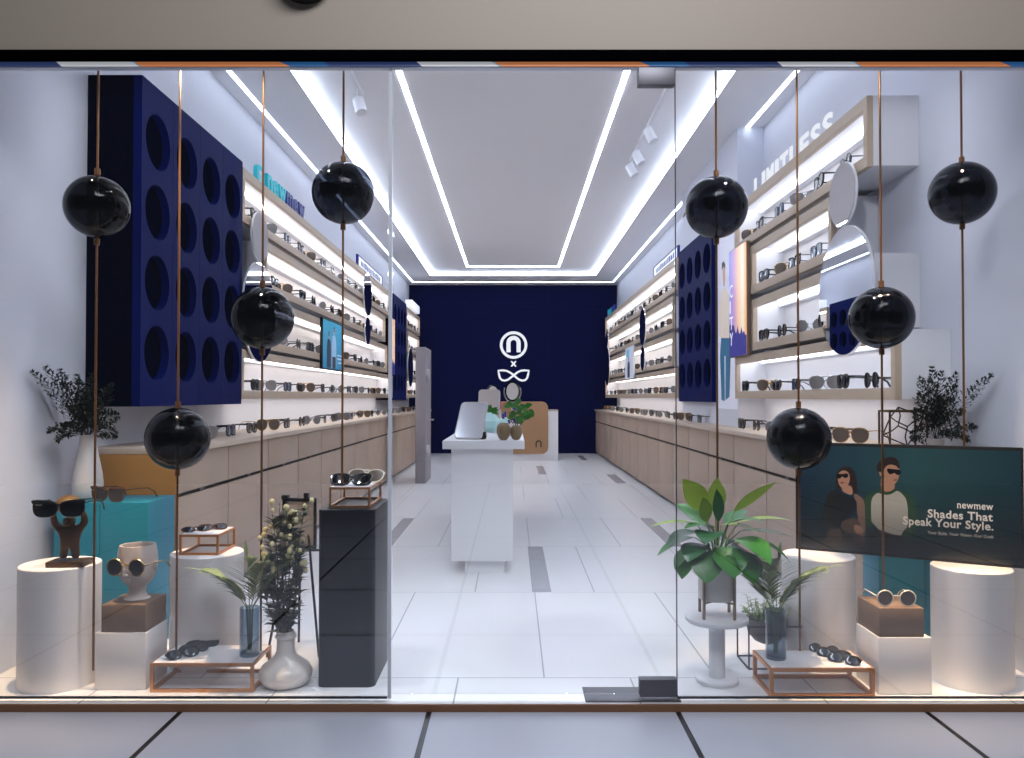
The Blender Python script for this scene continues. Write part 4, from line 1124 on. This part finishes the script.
# geometric wire terrarium on the right worktop
t = thing('wire_ornament', 'brown geometric wire cube ornament on right worktop beside the fern', 'ornament', (1.93, 4.10, .936))
f = MB(); a = .19; hh = .185
P = [(0, 0, 0), (a, 0, 0), (a, .12, 0), (0, .12, 0), (0, 0, hh), (a, 0, hh), (a, .12, hh), (0, .12, hh)]
for i, j in ((0, 1), (1, 2), (2, 3), (3, 0), (4, 5), (5, 6), (6, 7), (7, 4), (0, 4), (1, 5), (2, 6), (3, 7)): f.tube([Vector(P[i]) + Vector((0, 0, .006)), Vector(P[j]) + Vector((0, 0, .006))], .006, 6)
f.build('outer_frame', M['bronze'], t)
f = MB(); C = Vector((a / 2, .06, hh / 2 + .02)); r3 = .098
H6 = [C + Vector((r3 * math.sin(R(60 * k)), -.045 if k % 2 else .045, r3 * math.cos(R(60 * k)))) for k in range(6)]
F = C + Vector((0, -.05, 0)); B = C + Vector((0, .05, 0))
for k in range(6):
    f.tube([H6[k], H6[(k + 1) % 6]], .0036, 6)
    f.tube([F if k % 2 else B, C + (H6[k] - C) * .55], .0036, 6); f.tube([C + (H6[k] - C) * .55, H6[k]], .0036, 6)
f.build('inner_frame', M['blackm'], t)

# ------------------------------------------------------------------ big screen
A = Vector((1.332, 3.78)); B_ = Vector((2.128, 3.34)); SL = (B_ - A).length; ang = math.atan2(B_.y - A.y, B_.x - A.x)
ZB, ZT = .4852, .988
SH = ZT - ZB
t = thing('display_screen', 'wide television screen advertising sunglasses, resting on round plinths', 'screen', (A.x, A.y, ZB), ang)
MB().box(0, SL, 0, .028, 0, SH).build('casing', M['blackm'], t, bevel=.002)
def scr(px, py):
    """photo position of a printed detail, read back into the screen's own x and z"""
    k_ = (px - 513) / 800.0; dx, dy = math.cos(ang), math.sin(ang)
    s_ = (k_ * A.y - A.x) / (dx - k_ * dy); Y_ = A.y + dy * s_
    return (s_, 1.2 - (py - 397) * Y_ / 800.0 - ZB)
def screen_mat(name, rgb, gain=.62):
    m = bpy.data.materials.new(name); m.use_nodes = True
    nt = m.node_tree; b = nt.nodes['Principled BSDF']; b.inputs['Base Color'].default_value = (.01, .01, .01, 1); b.inputs['Roughness'].default_value = .25
    tc = nt.nodes.new('ShaderNodeTexCoord'); sp = nt.nodes.new('ShaderNodeSeparateXYZ'); mr = nt.nodes.new('ShaderNodeMapRange')
    mr.inputs['From Min'].default_value = .03; mr.inputs['From Max'].default_value = .24; mr.inputs['To Min'].default_value = .12 * gain; mr.inputs['To Max'].default_value = gain
    nt.links.new(tc.outputs['Object'], sp.inputs[0]); nt.links.new(sp.outputs['Z'], mr.inputs['Value']); nt.links.new(mr.outputs[0], b.inputs['Emission Strength'])
    b.inputs['Emission Color'].default_value = lin(rgb)
    return m
# the advert's dark teal backdrop
bgm = bpy.data.materials.new('advert_backdrop'); bgm.use_nodes = True
nt = bgm.node_tree; b = nt.nodes['Principled BSDF']; b.inputs['Base Color'].default_value = (.008, .01, .01, 1); b.inputs['Roughness'].default_value = .22
tc = nt.nodes.new('ShaderNodeTexCoord'); sp = nt.nodes.new('ShaderNodeSeparateXYZ')
mz = nt.nodes.new('ShaderNodeMapRange'); mz.inputs['From Max'].default_value = SH
mx_ = nt.nodes.new('ShaderNodeMapRange'); mx_.inputs['From Max'].default_value = SL
cz_ = nt.nodes.new('ShaderNodeValToRGB'); cx_ = nt.nodes.new('ShaderNodeValToRGB')
for e, (p, c) in zip(cz_.color_ramp.elements, [(.1, (40, 38, 38)), (.75, (255, 255, 255))]): e.position = p; e.color = lin(c)
cx_.color_ramp.elements.new(.5)
for e, (p, c) in zip(cx_.color_ramp.elements, [(0, (14, 36, 58)), (.55, (36, 68, 70)), (1, (22, 48, 56))]): e.position = p; e.color = lin(c)
mm = nt.nodes.new('ShaderNodeMix'); mm.data_type = 'RGBA'; mm.blend_type = 'MULTIPLY'; mm.inputs['Factor'].default_value = 1
nt.links.new(tc.outputs['Object'], sp.inputs[0]); nt.links.new(sp.outputs['Z'], mz.inputs['Value']); nt.links.new(sp.outputs['X'], mx_.inputs['Value'])
nt.links.new(mz.outputs[0], cz_.inputs[0]); nt.links.new(mx_.outputs[0], cx_.inputs[0]); nt.links.new(cx_.outputs[0], mm.inputs['A']); nt.links.new(cz_.outputs[0], mm.inputs['B'])
nt.links.new(mm.outputs['Result'], b.inputs['Emission Color']); b.inputs['Emission Strength'].default_value = .95
MB().box(.010, SL - .010, -.0012, 0, .012, SH - .014).build('panel', bgm, t, smooth=0)
def z7(pts): return [scr(805 + x / 6.317, 440 + y / 6.317) for x, y in pts]
adv = {k: screen_mat('advert_' + k, c) for k, c in dict(skin=(196, 140, 112), hair=(44, 28, 26), jacket=(18, 17, 20), beige=(140, 106, 90), coat=(104, 76, 62), shirt=(190, 178, 162), green=(48, 76, 46), dark=(24, 24, 24), shade=(8, 8, 10), lips=(150, 78, 74), skirt=(64, 50, 46)).items()}
LAY = [0]
def ad(name, pts, k):
    LAY[0] += 1
    y = -.0013 - .0001 * LAY[0]
    # smooth the outline once
    q = []
    n = len(pts)
    for i in range(n):
        a_, b_ = pts[i], pts[(i + 1) % n]
        q += [(a_[0] * .75 + b_[0] * .25, a_[1] * .75 + b_[1] * .25), (a_[0] * .25 + b_[0] * .75, a_[1] * .25 + b_[1] * .75)]
    poly(name, t, z7(q), adv[k], y, y - .00008)
ad('advert_sleeve', [(365, 365), (405, 332), (470, 318), (430, 350), (415, 400), (420, 545), (380, 550), (366, 450)], 'green')
ad('advert_sleeve', [(570, 308), (640, 328), (682, 372), (707, 480), (702, 560), (650, 625), (605, 605), (642, 540), (642, 410), (610, 345)], 'green')
ad('advert_trousers', [(375, 545), (610, 600), (650, 640), (560, 700), (400, 670)], 'dark')
ad('advert_shirt', [(425, 350), (475, 322), (520, 338), (575, 312), (622, 350), (643, 400), (645, 545), (610, 575), (600, 610), (415, 550), (410, 400)], 'shirt')
ad('advert_neck', [(478, 215), (520, 250), (562, 272), (562, 310), (520, 334), (472, 312)], 'skin')
ad('advert_collar', [(450, 325), (474, 312), (520, 330), (568, 302), (578, 318), (525, 348), (468, 338)], 'green')
ad('advert_face', [(490, 160), (540, 145), (590, 160), (594, 200), (586, 245), (565, 278), (538, 282), (508, 252), (490, 210)], 'skin')
ad('advert_ear', [(463, 195), (480, 190), (484, 225), (470, 230)], 'skin')
ad('advert_hair', [(448, 195), (450, 150), (488, 118), (540, 103), (582, 118), (598, 165), (588, 185), (572, 160), (530, 152), (500, 172), (490, 212), (472, 200)], 'hair')
ad('advert_sunglasses', [(510, 178), (552, 182), (604, 188), (602, 216), (578, 222), (560, 204), (545, 216), (522, 212)], 'shade')
ad('advert_lips', [(552, 248), (580, 246), (576, 256), (556, 257)], 'lips')
ad('advert_hair', [(190, 310), (192, 220), (212, 178), (258, 160), (302, 178), (324, 240), (330, 345), (300, 335), (290, 290), (215, 310)], 'hair')
ad('advert_neck', [(234, 288), (288, 284), (300, 325), (292, 348), (255, 335), (228, 318)], 'skin')
ad('advert_face', [(203, 240), (212, 200), (250, 188), (278, 212), (280, 255), (266, 290), (243, 304), (222, 298), (208, 272)], 'skin')
ad('advert_sunglasses', [(196, 212), (232, 214), (268, 208), (272, 232), (246, 242), (234, 226), (216, 246), (198, 238)], 'shade')
ad('advert_lips', [(218, 264), (244, 262), (240, 274), (222, 275)], 'lips')
ad('advert_coat', [(132, 550), (235, 555), (228, 675), (132, 668)], 'coat')
ad('advert_coat', [(298, 590), (378, 590), (374, 682), (294, 676)], 'coat')
ad('advert_skirt', [(228, 560), (300, 580), (296, 676), (226, 674)], 'skirt')
ad('advert_lapel', [(300, 330), (345, 352), (372, 385), (374, 480), (378, 605), (335, 612), (328, 480), (318, 400)], 'beige')
ad('advert_jacket', [(148, 325), (198, 308), (235, 345), (322, 368), (324, 440), (262, 484), (222, 565), (100, 545), (108, 450), (128, 358)], 'jacket')
ad('advert_arm', [(222, 515), (275, 490), (335, 500), (352, 560), (332, 590), (270, 584), (224, 562)], 'coat')
ad('advert_hand', [(300, 530), (345, 540), (366, 566), (352, 592), (312, 588)], 'skin')
txt = screen_mat('advert_text', (232, 214, 200), .9)
txt.node_tree.nodes['Principled BSDF'].inputs['Emission Color'].default_value = lin((232, 214, 200))
def z4(x, y): return scr(790 + x / 4.376, 430 + y / 4.376)
def adtext(body, xl, xr, yb, yt, off):
    a_ = z4(xl, yb); b_ = z4(xr, yb); c_ = z4(xr, yt)
    vs, fs, w, h = text_mesh(body, 1.0, .002, off, b_[0] - a_[0], spacing=1.06)
    hz = (c_[1] - b_[1])
    asc = max(v.z for v in vs)
    m = MB(); m.add([(a_[0] + v.x, -.006 + v.y * .1, b_[1] + v.z * hz / asc) for v in vs], fs)
    m.build('advert_text', txt, t, smooth=0)
adtext('newmew', 727, 884, 349, 327, .012)
adtext('Shades That', 598, 882, 397, 361, .022)
adtext('Speak Your Style.', 490, 884, 437, 401, .022)
adtext('Your Style. Your Vision. Our Craft', 597, 884, 472, 459, .008)

# ------------------------------------------------------------------ island table and desk
t = thing('island_table', 'long white display island with thick top in the middle of shop', 'table', (-.199, 5.40, 0))
MB().box(-.277, .277, 0, 3.2, .848, .905).build('tabletop', M['white'], t, bevel=.003)
MB().box(-.221, .199, .05, 3.15, .085, .8475).build('body', M['white'], t, bevel=.002)
MB().box(-.13, .14, .09, 3.05, 0, .0845).build('plinth', M['white'], t, smooth=0)
# easel-back mirrors
def rrect(w, h, r, n=6):
    p = []
    for (a, b, a0) in ((w - r, r, -90), (w - r, h - r, 0), (r, h - r, 90), (r, r, 180)):
        for k in range(n + 1): p.append((a + r * math.cos(R(a0 + 90 * k / n)), b + r * math.sin(R(a0 + 90 * k / n))))
    return p
def table_mirror(x, y, w, h, lean, rz, label, gm):
    t = thing('table_mirror', label, 'mirror', (x, y, .906), 0, None, (0, 0, rz))
    f = MB().prism(rrect(w, h, .03), 0, .012); g = MB().prism([(a + .008, b + .008) for a, b in rrect(w - .016, h - .016, .024)], -.002, -.0001)
    for m in (f, g):
        for v in m.v:
            y_, z_ = v.y, v.z; v.y = y_ * math.cos(lean) + z_ * math.sin(lean); v.z = z_ * math.cos(lean) - y_ * math.sin(lean)
            v.x -= w / 2; v.z += .008
    f.build('frame', M['handle'], t); g.build('glass', gm, t)
    top = (h * .75 * math.sin(lean) + .012, h * .75 * math.cos(lean))
    for s in (-1, 1):
        MB().tube([(s * w * .32, top[0], top[1]), (s * w * .32, top[0] + .11, .006)], .006, 6).build('rear_leg', M['handle'], t)
    MB().tube([(-w * .32, top[0] + .105, .02), (w * .32, top[0] + .105, .02)], .004, 6).build('rear_bar', M['handle'], t)
    return t
table_mirror(-.315, 5.52, .20, .31, R(36), R(-14), 'front rectangular mirror leaning on its stand on white island', M['mirror'])
table_mirror(-.225, 7.3, .20, .36, R(10), R(-8), 'rear rectangular mirror leaning on its stand on white island', M['bisque'])
# folding glasses tray, mint vase, brown jars
t = thing('facet_vase', 'mint green faceted vase with small plant on white island', 'vase', (-.205, 6.7, .906))
m = MB(); m.lathe([(.045, 0), (.09, .04), (.105, .095), (.06, .145), (.04, .165)], 7); m.build('body', M['mint'], t, smooth=0)
m = MB(); q = random.Random(9)
for i in range(26):
    an = q.uniform(0, 3.14); leaf_geo(m, (q.uniform(-.02, .02), q.uniform(-.02, .02), .16), (math.cos(an), q.uniform(-.4, .4), math.sin(an) + .15), q.uniform(.05, .09), .018, .5, .2, 4, up=Vector((.1, -1, .3)))
m.build('foliage', M['leaf'], t, smooth=0)
t = thing('facet_vase', 'pale mint faceted bowl lying beside the mint vase', 'vase', (-.075, 6.85, .906))
MB().lathe([(.04, 0), (.105, .03), (.085, .07), (.02, .12)], 6).build('body', M['mint'], t, smooth=0)
def jar(x, y, r, h, label, cut):
    o = MB().lathe([(r * .55, 0), (r * .8, h * .1), (r, h * .5), (r * .97, h * .7), (r * .8, h * .9), (r * .55, h)] if not cut else [(r * .42, 0), (r * .72, h * .14), (r * .96, h * .42), (r, h * .6), (r * .92, h * .8), (r * .66, h * .96), (r * .5, h), (r * .42, h * .97), (r * .5, h * .8)], 36)
    return o
t = thing('jar', 'rounded brown jar at the front corner of white island', 'jar', (-.065, 5.47, .906))
jar(0, 0, .048, .118, '', True).build('body', M['brownjar'], t)
t = thing('jar', 'brown jar holding a leafy twig on white island', 'jar', (.022, 5.50, .906))
jar(0, 0, .043, .10, '', True).build('body', M['brownjar'], t)
m = MB(); q = random.Random(17)
for (a, b) in ((-.1, .0), (.05, .02), (.16, 0), (-.02, -.05)):
    m.tube([(0, 0, .07), (a * .4, b, .14), (a * .5, b * 1.2, .19)], .0035, 5)
m.build('twig', M['stem'], t)
m = MB()
for i in range(24):
    c = (q.uniform(-.05, .09), q.uniform(-.04, .02), q.uniform(.15, .25)); an = q.uniform(0, 6.28)
    leaf_geo(m, c, (math.cos(an), -.3, math.sin(an) * .8 + .2), .055, .018, .3, .2, 4, up=Vector((.1, -1, .3)))
m.build('leaves', M['leaf'], t, smooth=0)
t = thing('flower_vase', 'small white vase of blue flowers behind the brown jars', 'vase', (-.02, 6.0, .906))
MB().lathe([(.025, 0), (.04, .03), (.03, .08), (.018, .11), (.022, .12)], 28).build('vase', M['ceramic'], t)
m = MB(); m2 = MB()
for i in range(9):
    e = (q.uniform(-.06, .09), q.uniform(-.03, .03), q.uniform(.03, .20)); m.tube([(0, 0, .1), e], .0015, 4)
    for k in range(3): m2.ball((e[0] + q.uniform(-.01, .01), e[1], e[2] + k * .012), .0095, 8, 6)
m.build('stems', M['stem'], t); m2.build('flowers', M['blueflower'], t)
o = MB().box(-.05, .05, -.02, .02, 0, .012).box(-.05, .05, -.02, -.016, .012, .05).build('glasses_tray', M['blackm'], None, bevel=.001); o.location = (-.24, 5.58, .9062); o.rotation_euler = (0, 0, R(35))
tag(o, 'small black tray behind the leaning front mirror on white island', 'tray')
# round vanity mirrors at the far end of the island
def vanity(x, y, label, k=1.0, rz=0):
    t = thing('vanity_mirror', label, 'mirror', (x, y, .906), rz)
    t.scale = (k,) * 3
    MB().lathe([(.06, 0), (.06, .008), (.012, .014), (.008, .03), (.008, .25)], 32).build('stand', M['silver'], t)
    n = 40; c = .345
    def ring(r, y0, y1):
        return MB().prism([(r * .83 * math.cos(2 * math.pi * i / n), c + r * 1.15 * math.sin(2 * math.pi * i / n)) for i in range(n)], y0, y1)
    ring(.080, .0, .02).build('rim', M['black'], t); ring(.066, -.004, -.0002).build('glass', M['ceramic'], t)
    MB().tube([(.076 * math.cos(R(a)), .01, c + .102 * math.sin(R(a))) for a in range(-200, 21, 20)], .007, 8).build('yoke', M['silver'], t)
vanity(-.005, 7.2, 'front round vanity mirror with black rim on the white island', 1.0, R(-8))
vanity(-.20, 7.9, 'rear round vanity mirror with black rim on the white island', .95, R(14))

t = thing('reception_desk', 'white reception desk with brown rounded front panel by navy wall', 'desk', (.28, 15.1, 0))
MB().box(-.55, .57, 0, .7, 0, .93).build('body', M['white'], t, smooth=0)
MB().box(-.55, .575, -.01, .71, .9305, .955).build('desktop', M['top'], t, smooth=0)
m = MB(); m.prism([(a - .50, b + .13) for a, b in rrect(.88, .985, .12)], -.055, -.0105); m.build('front_panel', M['tan2'], t)
k_ = 15.05 / 800
m = MB(); ar = [(.20 - .045, .26)] + [(.20 + .045 * math.cos(math.pi - math.pi * i / 10), .33 + .045 * math.sin(math.pi - math.pi * i / 10)) for i in range(11)] + [(.245, .26)]
m.tube([(x, -.058, z) for x, z in ar], .011, 6); m.build('emblem', M['blackm'], t)
o = MB().box(-.22, .22, -.03, .03, 0, .16).build('handbag', M['coral'], None, bevel=.02); o.location = (-.02, 15.3, .9555)
tag(o, 'coral pink bag standing on the reception desk', 'bag')

# grey freestanding slab with two round knobs
t = thing('freestanding_panel', 'tall grey freestanding slab beside the left cabinets', 'panel', (-1.284, 11.1, 0))
MB().box(-.07, .07, 0, .75, 0, 1.894).build('slab', M['greyslab'], t, bevel=.004)
for z in (1.52, .45):
    m = MB(); m.tube([(.0705, .20, z), (.10, .20, z)], .075, 28); m.build('knob', M['handle'], t)
MB().tube([(.0705, .55, .87), (.13, .55, .87)], .012, 10).build('hook', M['handle'], t)

# dark dome on the fascia
t = thing('dark_dome', 'dark round dome at the top edge of beige fascia', 'security dome', (-.822, 3.149, 2.875))
m = MB(); m.ball((0, -.045, 0), .105, 36, 20); m.build('dome', M['black'], t)
m = MB(); m.prism([(.118 * math.cos(2 * math.pi * i / 40), .118 * math.sin(2 * math.pi * i / 40)) for i in range(40)], -.045, -.0005)
m.build('mount', M['blackm'], t)

# ------------------------------------------------------------------ lights
def spot(name, loc, target, power, color, size=70, blend=.6, rad=.03):
    l = bpy.data.lights.new(name, 'SPOT'); l.energy = power; l.color = color; l.spot_size = R(size); l.spot_blend = blend; l.shadow_soft_size = rad
    o = bpy.data.objects.new(name, l); COL.objects.link(o); o.location = loc
    o.rotation_euler = (Vector(target) - Vector(loc)).to_track_quat('-Z', 'Y').to_euler()
    return o
def area(name, loc, target, sx_, sy_, power, color):
    l = bpy.data.lights.new(name, 'AREA'); l.shape = 'RECTANGLE'; l.size = sx_; l.size_y = sy_; l.energy = power; l.color = color
    o = bpy.data.objects.new(name, l); COL.objects.link(o); o.location = loc
    o.rotation_euler = (Vector(target) - Vector(loc)).to_track_quat('-Z', 'Y').to_euler()
    return o
WARM = (1.0, .68, .38)
for x in (-1.86, -1.45, 1.45, 1.86):
    spot('window_spot_and_fill', (x, 3.29, 2.66), (x * 1.0, 3.44, 0), 300, WARM, 36, .9)
for x in (-1, 1):
    spot('wall_spot', (x * 1.3, 3.29, 2.66), (x * 2.15, 4.9, 2.0), 26, (.92, .94, 1.0), 95, .9)
COOL = (.86, .92, 1.0)
for x in (-1.1, 0, 1.1):
    spot('window_spot_and_fill', (x, 3.29, 2.66), (x, 3.7, 0), 75, COOL, 100, 1.0)  # unseen cool fill spots, added to brighten the window front
# mall light in front of the shop
area('mall_light', (.5, .3, 4.45), (.2, 3.0, .2), 2.4, 1.0, 145, (.92, .94, 1.0))
spot('fascia_spot', (.9, 1.9, 3.9), (.9, 3.15, 2.6), 12, (1, .93, .86), 100, 1.0, .1)
wd = bpy.data.worlds.new('world'); SC.world = wd; wd.use_nodes = True
wd.node_tree.nodes['Background'].inputs['Color'].default_value = (.5, .55, .7, 1); wd.node_tree.nodes['Background'].inputs['Strength'].default_value = .04
